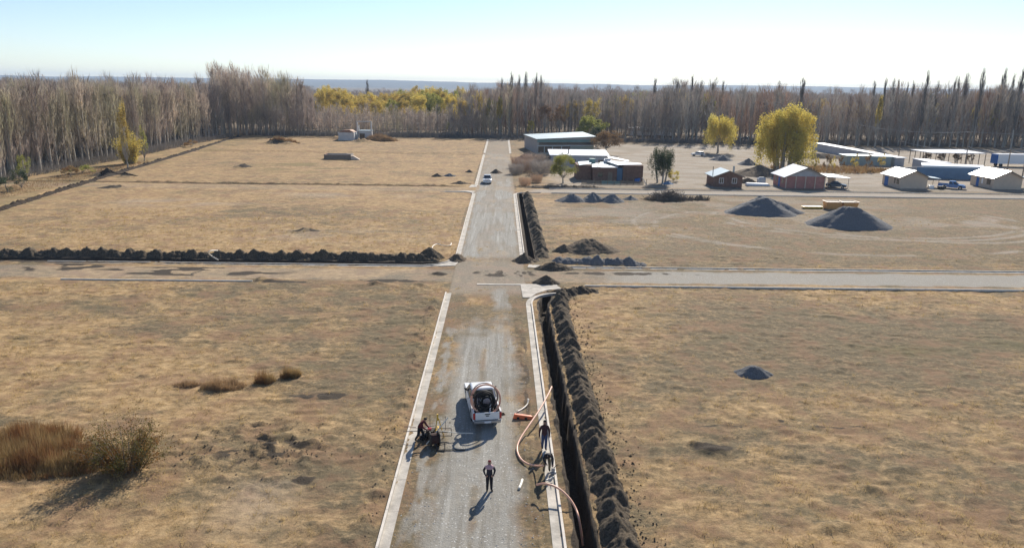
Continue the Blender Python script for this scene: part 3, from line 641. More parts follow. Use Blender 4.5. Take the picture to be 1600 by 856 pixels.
# loose stones
def stones(name, label, pts, smin, smax, m, seed, flat=.6):
    r_ = np.random.default_rng(seed); n = len(pts)
    base = np.array([(1, 0, 0), (-1, 0, 0), (0, 1, 0), (0, -1, 0), (0, 0, 1), (0, 0, -.4), (.6, .6, .5), (-.6, .5, .45)], float)
    fc_ = np.array([(0, 6, 4), (6, 2, 4), (2, 7, 4), (7, 1, 4), (1, 3, 4), (3, 0, 4), (0, 2, 6), (2, 1, 7)])
    s = smin+(smax-smin)*r_.random(n)**3; a = r_.uniform(0, 6.28, n); st = r_.uniform(.6, 1.3, (n, 3)); st[:, 2] *= flat
    v = base[None]*st[:, None, :]*s[:, None, None]*(1+r_.uniform(-.2, .2, (n, 8, 1)))
    c_, s_ = np.cos(a)[:, None], np.sin(a)[:, None]; vx = v[..., 0]*c_-v[..., 1]*s_; vy = v[..., 0]*s_+v[..., 1]*c_
    v = np.stack([vx, vy, v[..., 2]], -1)+np.array(pts)[:, None, :]
    f = (fc_[None]+np.arange(n)[:, None, None]*8).reshape(-1, 3)
    o = link(name, mesh_np(name, v.reshape(-1, 3), f, m)); return tag(o, label, 'stones', kind='stuff')
x = rng.uniform(-4.8, 2.3, 6000); y = 27+rng.random(6000)**1.4*48
k = (rng.random(6000) < ss(.35, .6, fbm(x*1.2, y*.5, 91))*(.25+.75*(np.abs(x+1.2) > 1.9))); x, y = x[k], y[k]
stones('loose_stones', 'pale stones strewn over the gravel road', np.stack([x, y, ground_h(x, y)+.005], -1), .010, .05, MSTONE, 92)
x = rng.normal(5.8, 1.0, 5000); y = rng.uniform(23, 73, 5000); k = (x > 4.75) & (x < 8.5); x, y = x[k], y[k]
k = (x > 6.5) | (x < 5.0); x, y = x[k], y[k]
stones('soil_clods', 'dark clods fallen from the long soil ridge', np.stack([x, y, ground_h(x, y)+.01], -1), .02, .09, MS, 93, .8)
x = np.concatenate([rng.normal(-13.5, 2.6, 500), rng.normal(-6.2, .5, 350)]); y = np.concatenate([rng.normal(38.5, 1.8, 500), rng.uniform(27, 70, 350)])
stones('soil_clods', 'earth clods scattered around the muddy patch by the autumn bush', np.stack([x, y, ground_h(x, y)+.01], -1), .02, .08, MSB, 94, .8)

# ---------------------------------------------------------------- trees
def tube_np(P, Rr, n=3):
    # P (k,m,3) polylines, Rr (k,m) radii -> verts, quads
    k, m_, _ = P.shape; a = np.linspace(0, 2*np.pi, n, endpoint=False)
    ring = np.stack([np.cos(a), np.sin(a), 0*a], -1)
    v = P[:, :, None, :]+ring[None, None]*Rr[:, :, None, None]
    b = (np.arange(k)*m_*n)[:, None, None]+(np.arange(m_-1)*n)[None, :, None]; i = np.arange(n)[None, None]; j = (i+1) % n
    f = np.stack(np.broadcast_arrays(b+i, b+j, b+n+j, b+n+i), -1).reshape(-1, 4)
    return v.reshape(-1, 3), f
def join(parts):
    V_ = []; F_ = []; o = 0
    for v, f in parts:
        if f.shape[1] == 3: f = np.concatenate([f, f[:, 2:3]], 1)
        V_.append(v); F_.append(f+o); o += len(v)
    return np.concatenate(V_), np.concatenate(F_)
def tris(P0, D, W):
    v = np.empty((len(P0), 3, 3)); v[:, 0] = P0-W; v[:, 1] = P0+W; v[:, 2] = P0+D
    return v.reshape(-1, 3), np.arange(3*len(P0)).reshape(-1, 3)
def prof(u, kind):
    if kind == 'col': return np.clip(np.minimum((u+.03)*6, 1), .2, 1)*np.clip((1.02-u)*3.2, .05, 1)**.8
    if kind == 'thin': return np.clip(np.minimum((u-.1)*4, 1), 0, 1)*np.clip((1.-u)*1.5, .03, 1)
    return np.clip(np.sin(np.clip(u, 0, 1)*np.pi*.9+.25), .1, 1)
def poplar(h, rad, nb, nt_, seed, kind='col', tw=.045, low=.10):
    r_ = np.random.default_rng(seed)
    zt = np.linspace(0, h*.93, 7); wob = np.cumsum(r_.normal(0, .05*h/20, (7, 2)), 0); T = np.concatenate([wob, zt[:, None]], 1)
    tr = tube_np(T[None], np.linspace(.017*h*.75, .02, 7)[None], 6)
    u = r_.uniform(low, .86, nb); z0 = u*h; a = r_.uniform(0, 6.283, nb)
    Rr = rad*prof(u, kind)*r_.uniform(.3, 1., nb)
    ln = h*r_.uniform(.12, .32, nb)*(1-.35*u); top = np.minimum(z0+ln, h*r_.uniform(.9, 1.0, nb))
    P = np.empty((nb, 4, 3)); cx = np.interp(z0, zt, T[:, 0]); cy = np.interp(z0, zt, T[:, 1])
    for j, (q, g) in enumerate(((0, 0), (.45, .22), (.85, .58), (1., 1.))):
        P[:, j, 0] = cx+np.cos(a)*Rr*q; P[:, j, 1] = cy+np.sin(a)*Rr*q; P[:, j, 2] = z0+(top-z0)*g
    br = tube_np(P, np.linspace(.0022*h, .006, 4)[None]*np.ones((nb, 1)), 3)
    # fine twigs
    i = r_.integers(0, nb, nt_); t_ = r_.uniform(.1, 1, nt_)*3; s = np.minimum(t_.astype(int), 2); fr = t_-s
    p = P[i, s]*(1-fr)[:, None]+P[i, s+1]*fr[:, None]
    aa = a[i]+r_.normal(0, 1.1, nt_); l_ = r_.uniform(.5, 1.5, nt_)*h/20*1.15; o_ = r_.uniform(.05, .42, nt_)
    D = np.stack([np.cos(aa)*o_*l_, np.sin(aa)*o_*l_, l_], -1); b_ = r_.uniform(0, 6.283, nt_); wd = tw*r_.uniform(.4, 1, nt_)
    tw_ = tris(p, D, np.stack([np.cos(b_)*wd, np.sin(b_)*wd, 0*b_], -1))
    return tr, join([br, tw_])
def clump_crown(R3, nleaf, seed, size=.2, nclump=40, hollow=.35, droop=0., flatz=1., clr=.28, flip=-.5):
    # leaf quads gathered in clumps through an uneven ellipsoid
    r_ = np.random.default_rng(seed); d = r_.normal(size=(nclump, 3)); d /= np.linalg.norm(d, axis=1)[:, None]
    d[:, 2] = np.where(d[:, 2] < flip, -d[:, 2], d[:, 2])
    q = r_.uniform(hollow, 1, nclump)**.6*r_.uniform(.8, 1.08, nclump); cc = d*q[:, None]*np.array(R3)
    i = r_.integers(0, nclump, nleaf); e = r_.normal(size=(nleaf, 3)); e /= np.linalg.norm(e, axis=1)[:, None]
    cs = r_.uniform(.6, 1.25, nclump)*clr
    p = cc[i]+e*(r_.random(nleaf)**.45*cs[i])[:, None]*np.array(R3)*np.array([1, 1, flatz])
    if droop: p[:, 2] -= r_.random(nleaf)**1.5*droop
    a = r_.normal(size=(nleaf, 3)); b = r_.normal(size=(nleaf, 3)); a /= np.linalg.norm(a, axis=1)[:, None]; b -= a*(a*b).sum(1)[:, None]; b /= np.linalg.norm(b, axis=1)[:, None]
    if droop: a[:, 2] = -abs(a[:, 2])*3; a /= np.linalg.norm(a, axis=1)[:, None]
    s = size*r_.uniform(.5, 1.1, nleaf)[:, None]
    v = np.stack([p-a*s*.6, p+b*s*.3, p+a*s*.6, p-b*s*.3], 1).reshape(-1, 3)
    return (v, np.arange(4*nleaf).reshape(-1, 4)), cc
def limbs(base, tips, r0, seed):
    r_ = np.random.default_rng(seed); k = len(tips); P = np.empty((k, 4, 3)); b = np.array(base)
    for j, t_ in enumerate((0, .35, .7, 1)):
        P[:, j] = b+(tips-b)*t_; P[:, j, 2] += .0; P[:, j] += r_.normal(0, .04, (k, 3))*np.linalg.norm(tips-b, axis=1)[:, None]*(0 < t_ < 1)
        P[:, j, 2] -= (tips[:, 2]-b[2])*.12*math.sin(t_*math.pi)
    return tube_np(P, np.array([r0, r0*.6, r0*.35, r0*.12])[None]*np.ones((k, 1)), 4)
def make_tree(name, tr, cr, mt, mc):
    root = bpy.data.objects.new(name, None); C.objects.link(root)
    link('trunk', mesh_np('trunk', *tr, mt, True), root); link('crown', mesh_np('crown', *cr, mc), root); return root
_used = set()
def place(proto, x, y, h, h0, label, cat, group=None, rz=None, wide=1.):
    o = proto if id(proto) not in _used else copy_tree(proto); _used.add(id(proto))
    s = h/h0; o.location = (x, y, -.05); o.rotation_euler = (random.gauss(0, .015), random.gauss(0, .015), random.uniform(0, 6.28) if rz is None else rz)
    o.scale = (s*wide, s*wide, s); return tag(o, label, cat, group)
PB = [make_tree('bare_poplar', *poplar(20, r_, nb, 950, s, 'col', .05, lw), MTRUNK, MTWIG) for s, r_, nb, lw in ((1, 1.5, 60, .04), (2, 1.9, 66, .05), (3, 1.3, 50, .03), (4, 1.7, 64, .08), (5, 2.1, 74, .05), (6, 1.6, 62, .04))]
PR = []
for q in PB[:5]:
    c_ = copy_tree(q); PR.append(c_)
    for ch in c_.children:
        if ch.name.startswith('crown'): ch.data = ch.data.copy(); ch.data.materials[0] = MTWIGR
PT = [make_tree('tall_poplar', *poplar(28, r_, 95, 2000, s, 'col', .05, .1), MTRUNK, MTWIG) for s, r_ in ((11, 3.6), (12, 2.9), (13, 4.2))]
PL = [make_tree('columnar_poplar', *poplar(26, r_, 60, 1500, s, 'thin', .06, .08), MTRUNK, MTWIGD) for s, r_ in ((21, 1.7), (22, 1.4), (23, 2.0))]
PY = [make_tree('young_poplar', *poplar(11, r_, 45, 700, s, 'round', .05, .15), MTRUNK, MTWIG) for s, r_ in ((31, 1.7), (32, 2.0), (33, 1.5))]

BOUND_Y = [0, 110, 150, 300]; BOUND_X = [-86, -97, -103, -110]
cand = []
r_ = np.random.default_rng(40)
# plantation on the left: rows parallel to the ditch
for k in range(0, 26):
    for yy in np.arange(96, 300, 2.7 if k < 4 else 3.3):
        y = yy+r_.uniform(-.8, .8); x = np.interp(y, BOUND_Y, BOUND_X)-k*3.1-r_.uniform(0, 1.6)
        px, py, z = pix(x, y, 10)
        if -40 < px < 420: cand.append((x, y, 'left', k, 20.7*r_.uniform(.82, 1.04)*(1.12 if r_.random() < .06 else 1)))
# wood along the far side; skyline heights follow the photograph
SKX = [330, 345, 372, 380, 440, 445, 488, 500, 560, 700, 735, 760, 790, 850, 870, 1000, 1060, 1110, 1180, 1235, 1250, 1340, 1400, 1500, 1620]
SKY = [118, 86, 104, 92, 112, 106, 126, 166, 172, 170, 132, 134, 130, 132, 142, 142, 132, 134, 140, 140, 144, 144, 138, 136, 134]
def skyrow(px): return float(np.interp(px, SKX, SKY))
def yfront(x): return np.interp(x, [-120, 0, 30, 60, 80, 130, 260], [302, 312, 318, 300, 296, 286, 290])
for row in range(0, 9):
    x = -150.
    while x < 260:
        x += r_.uniform(2.2, 4.2) if row < 3 else r_.uniform(3.5, 5.5)
        y = yfront(x)+row*7+r_.uniform(-2.5, 2.5); px, py, z = pix(x, y, 10)
        if not (330 < px < 1650): continue
        if 500 < px < 712 and row > 4: continue
        if -6.5 < x < 5 and row == 0 and False: continue
        top = skyrow(px)+r_.normal(0, 6)+(14 if r_.random() < .3 else 0)+(min(row, 3)*7 if px < 492 else 0)
        h = hgt(x, y, top)
        h = min(max(h, 8), 33); cand.append((x, y, 'tall' if (px < 492 and row < 3) else 'far', row, h))
LB = {'left': ('bare grey-brown poplar in the dense plantation left of the brown field', 'poplars of the left plantation'),
      'farL': ('bare poplar in the wood behind the far end of the gravel road', 'poplars behind the end of the road'),
      'farR': ('bare poplar in the dark wood behind the houses on the right', 'poplars of the right wood'),
      'tall': ('very tall broad bare poplar rising above the far left corner of the field', 'tall poplars at the far left corner')}
tallc = [c for c in cand if c[2] == 'tall']; other = [c for c in cand if c[2] != 'tall']
other.sort(key=lambda c: (c[3]*9+c[1]*.25)); ind = other[:300-len(tallc) if len(tallc) < 60 else 240]; rest = other[len(ind):]
tallc.sort(key=lambda c: c[3]); rest += tallc[60:]; tallc = tallc[:60]
for x, y, kd, k, h in ind:
    g_ = kd if kd == 'left' else ('farL' if pix(x, y, 5)[0] < 870 else 'farR')
    lab = LB[g_][0]
    if g_ == 'left': lab = 'bare grey-brown poplar, '+('front row' if k == 0 else 'second row' if k == 1 else 'deeper row')+' of the left plantation, '+('end nearest the camera' if y < 165 else 'middle stretch' if y < 235 else 'far end')
    elif g_ == 'farR': q_ = pix(x, y, 5)[0]; lab = 'bare poplar in the dark wood '+('behind the green shed' if q_ < 960 else 'left of the two yellow willows' if q_ < 1090 else 'behind the yellow willows' if q_ < 1270 else 'behind the long white shed' if q_ < 1430 else 'behind the canopy and trailer')
    place(random.choice(PB if g_ == 'left' or (g_ == 'farL' and random.random() < .6) else PR), x, y, h, 20, lab, 'tree', LB[g_][1], wide=random.uniform(.9, 1.25))
for x, y, kd, k, h in tallc: place(random.choice(PT), x, y, h, 28, LB['tall'][0], 'tree', LB['tall'][1], wide=random.uniform(.9, 1.15))
# columnar dark poplars standing out against the sky
for px, pt, yy, wd in ((1242, 122, 300, 1.3), (1356, 126, 300, .8), (1370, 122, 292, .9), (1380, 122, 300, .8), (1405, 126, 310, .7), (1433, 108, 285, 1.), (1450, 124, 300, .9), (1475, 118, 290, .8), (1484, 118, 300, .8), (1497, 114, 300, 1.1), (1518, 106, 285, .9),
                       (1546, 116, 290, .8), (1553, 104, 300, .9), (1566, 112, 290, .8), (1579, 104, 280, 1.), (1596, 128, 290, .8), (1393, 124, 310, .7), (1418, 126, 310, .7), (1208, 126, 320, .8), (1124, 126, 320, .9), (1075, 117, 315, .9), (1053, 122, 315, 1.1), (1018, 122, 320, 1.2), (808, 115, 322, 1.), (798, 112, 322, .9), (835, 112, 330, .8), (843, 117, 330, .8), (783, 122, 320, .8), (821, 111, 330, .9), (575, 124, 480, 1.4)):
    x = xat(px, yy)
    h = hgt(x, yy, pt)
    place(random.choice(PL), x, yy, h, 26, 'narrow dark columnar poplar on the skyline '+('left of the long gravel road' if px < 700 else 'above the green shed and road end' if px < 860 else 'between the green shed and the big willow' if px < 1190 else 'just right of the big willow, on its own' if px < 1300 else 'above the left beige house' if px < 1460 else 'at the right, above the box trailer'), 'tree', 'columnar poplars on the skyline', wide=wd)
# young row in front, far edge of the field
for i, xx in enumerate(np.arange(-101, -2, 1.25)):
    y = 299+(xx+101)*.085+r_.uniform(-.9, .9)+(i % 2)*2.6
    x = xx+r_.uniform(-.5, .5); place(random.choice(PY), x, y, r_.uniform(8.5, 12.0), 11, 'short young bare poplar in the row along the far edge of the left field', 'tree', 'young poplars along the far field edge')
# the remaining trees of the woods as one mass
lowv = []
for s in range(4):
    rr = np.random.default_rng(200+s); T = np.array([[[0, 0, 0], [.1, 0, 10], [0, .1, 18]]]); tr = tube_np(T, np.array([[.2, .12, .03]]), 3)
    n = 300; u = rr.uniform(.12, .95, n); a = rr.uniform(0, 6.283, n); q = 2.0*prof(u, 'col')*np.sqrt(rr.random(n)); l_ = rr.uniform(1.2, 3.0, n)
    P0 = np.stack([np.cos(a)*q, np.sin(a)*q, u*19], -1); D = np.stack([np.cos(a)*.25*l_, np.sin(a)*.25*l_, np.minimum(l_, 20-u*19)], -1); b_ = rr.uniform(0, 6.283, n); wd = rr.uniform(.03, .09, n)
    lowv.append(join([tr, tris(P0, D, np.stack([np.cos(b_)*wd, np.sin(b_)*wd, 0*b_], -1))]))
for row in range(22):                   # deeper wood all along the horizon
    y0 = 385+row*34; x = -y0*.78
    while x < y0*.82:
        x += r_.uniform(4, 9) if row > 3 else r_.uniform(3.5, 6); px, py, z = pix(x, y0, 0)
        if not -20 < px < 1620: continue
        h = r_.uniform(13, 20)*(1.0 if not 480 < px < 760 else .72)
        if r_.random() < .05: h *= 1.25
        rest.append((x, y0+r_.uniform(-14, 14), 'far', 9, h))
Vs = []; Fs = []; o_ = 0
for i, (x, y, kd, k, h) in enumerate(rest):
    v, f = lowv[i % 4]; a = random.uniform(0, 6.28); c_, s_ = math.cos(a), math.sin(a); s = h/20
    wdn = s*random.uniform(.95, 1.4)*(1+max(0, y-400)/700)
    Vs.append(np.stack([(v[:, 0]*c_-v[:, 1]*s_)*wdn+x, (v[:, 0]*s_+v[:, 1]*c_)*wdn+y, v[:, 2]*s-.05], -1)); Fs.append(f+o_); o_ += len(v)
v = np.concatenate(Vs); f = np.concatenate(Fs); f3 = f[:, 3] == f[:, 2]
me = bpy.data.meshes.new('bare_woodland'); q4 = f[~f3]; q3 = f[f3][:, :3]
me.vertices.add(len(v)); me.vertices.foreach_set('co', v.astype(np.float32).ravel()); loops = np.concatenate([q4.ravel(), q3.ravel()]).astype(np.int32)
me.loops.add(len(loops)); me.loops.foreach_set('vertex_index', loops); tot_ = np.concatenate([np.full(len(q4), 4), np.full(len(q3), 3)]).astype(np.int32)
me.polygons.add(len(tot_)); me.polygons.foreach_set('loop_start', np.concatenate([[0], np.cumsum(tot_)[:-1]]).astype(np.int32)); me.polygons.foreach_set('loop_total', tot_)
me.materials.append(MTWIGR); me.update(calc_edges=True)
tag(link('bare_woodland', me), 'mass of bare poplars filling the plantations behind the nearer rows', 'woodland', kind='stuff')
print('trees', len(ind), len(tallc), 'rest', len(rest))

def leafy(name, h, R3, nleaf, seed, mc, size, trunk_h=.3, tr_r=.25, droop=0, nclump=40, multi=1, mt=MTRUNK, clr=.28, hollow=.35, flip=-.5):
    (v, f), cc = clump_crown(R3, nleaf, seed, size, nclump, hollow, droop, clr=clr, flip=flip); top = h-R3[2]; v[:, 2] += top; cc = cc+np.array([0, 0, top])
    b = [tube_np(np.array([[[.0, 0, 0], [.1, 0, h*trunk_h*.5], [.0, .1, h*trunk_h]]]), np.array([[tr_r, tr_r*.8, tr_r*.6]]), 7)]
    rr = np.random.default_rng(seed+1)
    if multi > 1:
        b = []
        for i in range(multi):
            a = 6.283*i/multi+rr.random(); q = R3[0]*.22; b.append(tube_np(np.array([[[math.cos(a)*q, math.sin(a)*q, 0], [math.cos(a)*q*1.4, math.sin(a)*q*1.4, h*.25], [math.cos(a)*q*2, math.sin(a)*q*2, h*.6]]]), np.array([[tr_r, tr_r*.8, tr_r*.3]]), 7))
    b.append(limbs((0, 0, h*trunk_h*.9), cc[rr.permutation(len(cc))[:24]], tr_r*.45, seed+2))
    v = v[:, :]; v[:, 2] = np.maximum(v[:, 2], .15)
    return make_tree(name, join(b), (v, f), mt, mc)
def put(proto, x, y, label, cat='tree', group=None, s=1.):
    proto.location = (x, y, gz(x, y)*.3-.05); proto.scale = (s, s, s); proto.rotation_euler.z = random.uniform(0, 6); return tag(proto, label, cat, group)
put(leafy('willow', 17.2, (9.6, 7, 7.3), 46000, 301, MLEAFY, .42, .3, .5, droop=7, nclump=95, multi=6, clr=.17, hollow=.15), 75.5, 197, 'huge yellow-green willow with hanging foliage behind the pink house, largest crown')
put(leafy('willow', 13.2, (6.4, 5.4, 5.4), 18000, 302, MLEAFY, .36, .28, .38, droop=4, nclump=60, clr=.19, hollow=.15), 72, 246, 'round yellow willow on one trunk beside the parked white hatchback')
put(leafy('leafy_tree', 9.8, (7.2, 5, 4.6), 11000, 303, MLEAFG, .4, .3, .35, nclump=70, clr=.2), 34.5, 288, 'broad yellow-green tree behind the right end of the long green shed')
put(leafy('leafy_tree', 7.6, (2.6, 2.6, 3.4), 3500, 304, MLEAFD, .3, .3, .3, nclump=30), 33.5, 262, 'dark green tree between the pale green tree and the rusty brown tree')
put(leafy('leafy_tree', 7.3, (4.9, 4.4, 3.3), 8000, 305, MLEAFB, .3, .3, .3, nclump=50), 32.8, 232, 'round rusty brown tree in front of the right end of the green shed')
put(leafy('leafy_tree', 6.4, (3.2, 2.8, 2.9), 7000, 306, MLEAFG, .22, .2, .2, nclump=36), 13.6, 160.5, 'small bright green tree in front of the white roofed house')
put(leafy('leafy_tree', 8.6, (4.0, 3.2, 3.6), 12000, 307, MLEAFD, .22, .2, .22, nclump=60, multi=3, clr=.2, droop=2.6, hollow=.1), 35.6, 162.5, 'dark open crowned tree right of the brick house behind the brush pile')
for i, (px, pt, pb, rr_, m_, lb) in enumerate(((925, 149, 218, 3.6, MLEAFY, 'yellow leaved tree high in the wood above the green shed'), (851, 164, 214, 3.2, MTWIGO, 'russet rounded tree in the wood left above the green shed'), (873, 165, 214, 3.0, MTWIGO, 'russet tree in the wood directly above the shed roof'),
        (829, 188, 216, 1.5, MLEAFY, 'small orange-yellow tree at the left corner of the green shed'), (999, 142, 205, 5, MLEAFG, 'dull green tree crown in the wood above the white greenhouse strip'), (1452, 165, 225, 2.2, MLEAFY, 'narrow yellow tree in the right wood above the carport canopy'),
        (1516, 165, 225, 3.2, MLEAFY, 'bright yellow-orange tree in the right wood above the blue trailer'), (1366, 150, 232, 1.1, MLEAFY, 'slender golden poplar in the wood above the long white sheds'), (1585, 175, 228, 2.4, MTWIGO, 'orange tree in the right wood at the picture edge'), (1545, 170, 228, 2.2, MLEAFG, 'olive tree in the right wood left of the orange tree'),
        (780, 150, 214, 1.3, MLEAFY, 'slender golden poplar straight behind the end of the gravel road'))):
    x, y = at(px, pb); h = hgt(x, y, pt)
    put(leafy('autumn_tree', h, (rr_, rr_, h*.36), 3500, 320+i, m_, .36, .3, .25, nclump=30), x, y, lb)
YS_ = []
for i in range(3):
    (v, f), _ = clump_crown((5, 5, 5.4), 4200, 340+i, .5, 38); v[:, 2] += 9.5
    YS_.append(make_tree('yellow_tree', tube_np(np.array([[[0, 0, 0], [.1, 0, 5], [0, 0, 9]]]), np.array([[.3, .2, .1]]), 6), (v, f), MTRUNK, MYBAND if i < 2 else MLEAFG))
for i in range(46):
    px = 500+i*5.6+random.uniform(-3, 3); yy = 345+(i % 4)*26+random.uniform(-8, 8)
    top = float(np.interp(px, [495, 505, 545, 560, 600, 640, 700, 760], [128, 124, 140, 143, 141, 136, 132, 138]))+random.uniform(-1, 9)+(3-(i % 4))*3
    x = xat(px, yy); h = max(6, hgt(x, yy, top))
    place(YS_[i % 3 if px > 600 else i % 2], x, yy, h, 15, 'yellow-green rounded tree in the band behind the young poplar row left of centre', 'tree', 'yellow trees behind the young poplars', wide=random.uniform(.7, 1.0))
for i in range(26):
    px = (700, 722, 748, 768, 892, 905, 958, 975, 1012, 1035, 1060, 1088, 1100, 1262, 1280, 1298, 1312, 1330, 1398, 1420, 1470, 1492, 1530, 1560, 1590, 1345)[i]; yy = 314+(i*37 % 34); x = xat(px, yy); top = skyrow(px)+random.uniform(3, 20)
    fo = YS_[2] if i % 3 == 0 else YS_[i % 2]
    place(fo, x, yy, hgt(x, yy, top), 15, 'rounded ochre crown among bare poplars '+('behind the road end and green shed' if px < 940 else 'between the shed and the willows' if px < 1110 else 'right of the big willow' if px < 1400 else 'behind the box trailer'), 'tree', 'ochre crowns in the woods', wide=random.uniform(.55, .85))
# russet and yellow accents at the left plantation
x, y = at(193, 262)
put(leafy('golden_poplar', 16, (1.3, 1.3, 7.2), 3200, 360, MLEAFY, .26, .1, .2, nclump=40), x+1, y, 'slim golden poplar at the front of the left plantation')
x, y = at(226, 252)
put(leafy('golden_poplar', 9, (1.2, 1.2, 4), 1200, 362, MLEAFG, .24, .1, .15, nclump=20), x, y, 'faded yellow young poplar right of the yellow shrub')
for i, (px, pb, hh, rr_, m_, lb) in enumerate(((12, 300, 3, 3, MLEAFD, 'dark shrub at the left picture edge under the plantation'), (34, 296, 4.5, 2.2, MLEAFD, 'dark green shrub beside the yellow-green sapling under the plantation'), (41, 282, 5.5, 1.6, MLEAFG, 'yellow-green sapling at the plantation foot near the left picture edge'),
        (110, 276, 2.4, 2, MREED, 'rusty brown shrub at the foot of the left plantation'), (128, 272, 2.0, 3, MLEAFG, 'low olive shrub on the grass strip left of the golden poplar'), (300, 230, 2.4, 3, MREED, 'brown shrub on the grass strip at the far part of the left plantation'))):
    x, y = at(px, pb); put(leafy('shrub', hh, (rr_, rr_*.8, hh*.5), 1800, 370+i, m_, .2, .1, .1, nclump=18), x, y, lb, 'shrub')
# bare grey hedge shrubs left of the white roofed house
def bare_shrub(h, rad, n, seed, m=MTWIG, w_=.03):
    rr = np.random.default_rng(seed); a = rr.uniform(0, 6.283, n); q = np.sqrt(rr.random(n))*rad*.8; z = rr.random(n)*h*.7
    P0 = np.stack([np.cos(a)*q*(.8+.4*z/h), np.sin(a)*q*(.8+.4*z/h), z], -1); l_ = rr.uniform(.25, .6, n)*h*.6
    D = np.stack([np.cos(a)*.5*l_+rr.normal(0, .2, n), np.sin(a)*.5*l_+rr.normal(0, .2, n), l_*(1-.2)], -1); b_ = rr.uniform(0, 6.283, n); wd = w_*rr.uniform(.5, 1.2, n)
    crown = tris(P0, D, np.stack([np.cos(b_)*wd, np.sin(b_)*wd, 0*b_], -1)); st = limbs((0, 0, 0), P0[z > h*.45][:14], .06, seed)
    return make_tree('bare_shrub', st, crown, MTRUNK, m)
BS = bare_shrub(4.2, 3.2, 2400, 390, MTWIGR)
for px, pb, h in ((812, 262, 3.5), (822, 268, 4), (833, 262, 4.5), (845, 272, 4), (852, 260, 4), (806, 272, 3), (862, 268, 3.5), (838, 285, 2.2), (820, 290, 2.2)):
    x, y = at(px, pb); place(BS, x, y, h, 4.2, 'bare grey shrub in the thicket between the gravel road and the white roofed house', 'shrub', 'bare shrubs left of the house')
OS = [leafy('orange_sapling', 4, (1.1, 1.1, 1.8), 900, 395+i, MLEAFB if i else MLEAFY, .2, .3, .07, nclump=14) for i in range(2)]
for px, pb, h in ((1272, 268, 4.2), (1291, 270, 4.4), (1300, 268, 3.8), (1313, 266, 3.6), (1334, 268, 4.4), (1355, 268, 4.4), (1376, 266, 4.2)):
    x, y = at(px, pb); place(OS[int(px) % 2], x, y, h, 4, 'orange leaved sapling in the row between the pink house and the long low house', 'tree', 'orange saplings in a row')
x, y = at(1052, 284); put(leafy('shrub', 2.8, (2.6, 1.6, 1.5), 1800, 399, MLEAFY, .2, .1, .08, nclump=16), x, y, 'yellow-brown shrub between the dark tree and the blue roofed house', 'shrub')
# foreground autumn bush
def stem_bush(name, h, rad, nst, nleaf, seed, mc, size, mt=MWOOD, spread=.55):
    rr = np.random.default_rng(seed); a = rr.uniform(0, 6.283, nst); b0 = np.sqrt(rr.random(nst))*rad*.45; th = rr.uniform(.05, 1., nst)**.8*spread*1.6
    ln = h*rr.uniform(.45, 1.08, nst)*(1-.25*th); P = np.empty((nst, 4, 3))
    for j, t_ in enumerate((0, .35, .7, 1)):
        o_ = b0+np.sin(th*(.6+.6*t_))*ln*t_*.9; P[:, j] = np.stack([np.cos(a)*o_, np.sin(a)*o_*.8, np.cos(th*(.6+.6*t_))*ln*t_], -1)+rr.normal(0, .03*h*t_, (nst, 3))
    P[:, :, 2] = np.maximum(P[:, :, 2], .02); st = tube_np(P, np.array([.022, .016, .01, .004])[None]*np.ones((nst, 1))*h/3, 3)
    i = rr.integers(0, nst, nleaf); t_ = (.12+.88*rr.random(nleaf)**.8)*3; s = np.minimum(t_.astype(int), 2); fr = (t_-s)[:, None]; p = P[i, s]*(1-fr)+P[i, s+1]*fr+rr.normal(0, .05*h, (nleaf, 3)); p[:, 2] = np.maximum(p[:, 2], .04)
    A_ = rr.normal(size=(nleaf, 3)); B_ = rr.normal(size=(nleaf, 3)); A_ /= np.linalg.norm(A_, axis=1)[:, None]; B_ /= np.linalg.norm(B_, axis=1)[:, None]; s_ = size*rr.uniform(.4, 1.1, nleaf)[:, None]
    v = np.stack([p-A_*s_*.6, p+B_*s_*.35, p+A_*s_*.6, p-B_*s_*.35], 1).reshape(-1, 3)
    return make_tree(name, st, (v, np.arange(4*nleaf).reshape(-1, 4)), mt, mc)
put(stem_bush('autumn_bush', 3.2, 1.8, 150, 15000, 401, MBUSH, .10), -20.0, 36.1, 'large olive and rust leaved bush in the left foreground', 'bush')
put(stem_bush('autumn_bush', 1.7, 1.2, 70, 3500, 402, MREED, .08), -22.3, 37.0, 'small purple-brown bush between the reeds and the large autumn bush', 'bush')
x2, y2 = at(203, 256)
put(stem_bush('yellow_shrub', 7.6, 2.6, 130, 9000, 361, MLEAFY, .34, MTRUNK, .3), x2, y2, 'bushy bright yellow shrub at the foot of the golden poplar', 'shrub')
pile('soil_mound', 'dark brown earth mound on the ditch where the field track begins', -86.5, 163.5, 2.6, 1.8, 1.5, MSD, 'mound', 36, rough=1.3)
pile('soil_mound', 'long low dark mound reaching right from the ditch mound', -82, 162.3, 2.6, 1.0, .8, MSD, 'mound', 37, rough=1.5)
# brush pile
mb_ = MB(); rr = random.Random(5)
for i in range(420):
    a = rr.uniform(0, 6.28); q = rr.random()**.6; x0 = math.cos(a)*q*4.3; y0 = math.sin(a)*q*1.7; z0 = rr.uniform(0, 1.9*(1-q)+.3)
    b = rr.uniform(0, 6.28); l_ = rr.uniform(.5, 1.6); mb_.tube([(x0, y0, z0), (x0+math.cos(b)*l_*.5, y0+math.sin(b)*l_*.5, z0+rr.uniform(-.1, .5)), (x0+math.cos(b)*l_, y0+math.sin(b)*l_, max(0, z0+rr.uniform(-.3, .8)))], [.06, .045, .015], 4)
bp_ = mb_.build('branches', MWOOD); (v, f), _ = clump_crown((4.2, 1.8, 1.9), 6500, 410, .2, 46, .1); v[:, 2] = np.abs(v[:, 2]); 
BR = thing('brush_pile', 'dark tangled pile of cut branches on the edge of the back road', 'brush pile', (31.5, 136.5, 0)); bp_.parent = BR
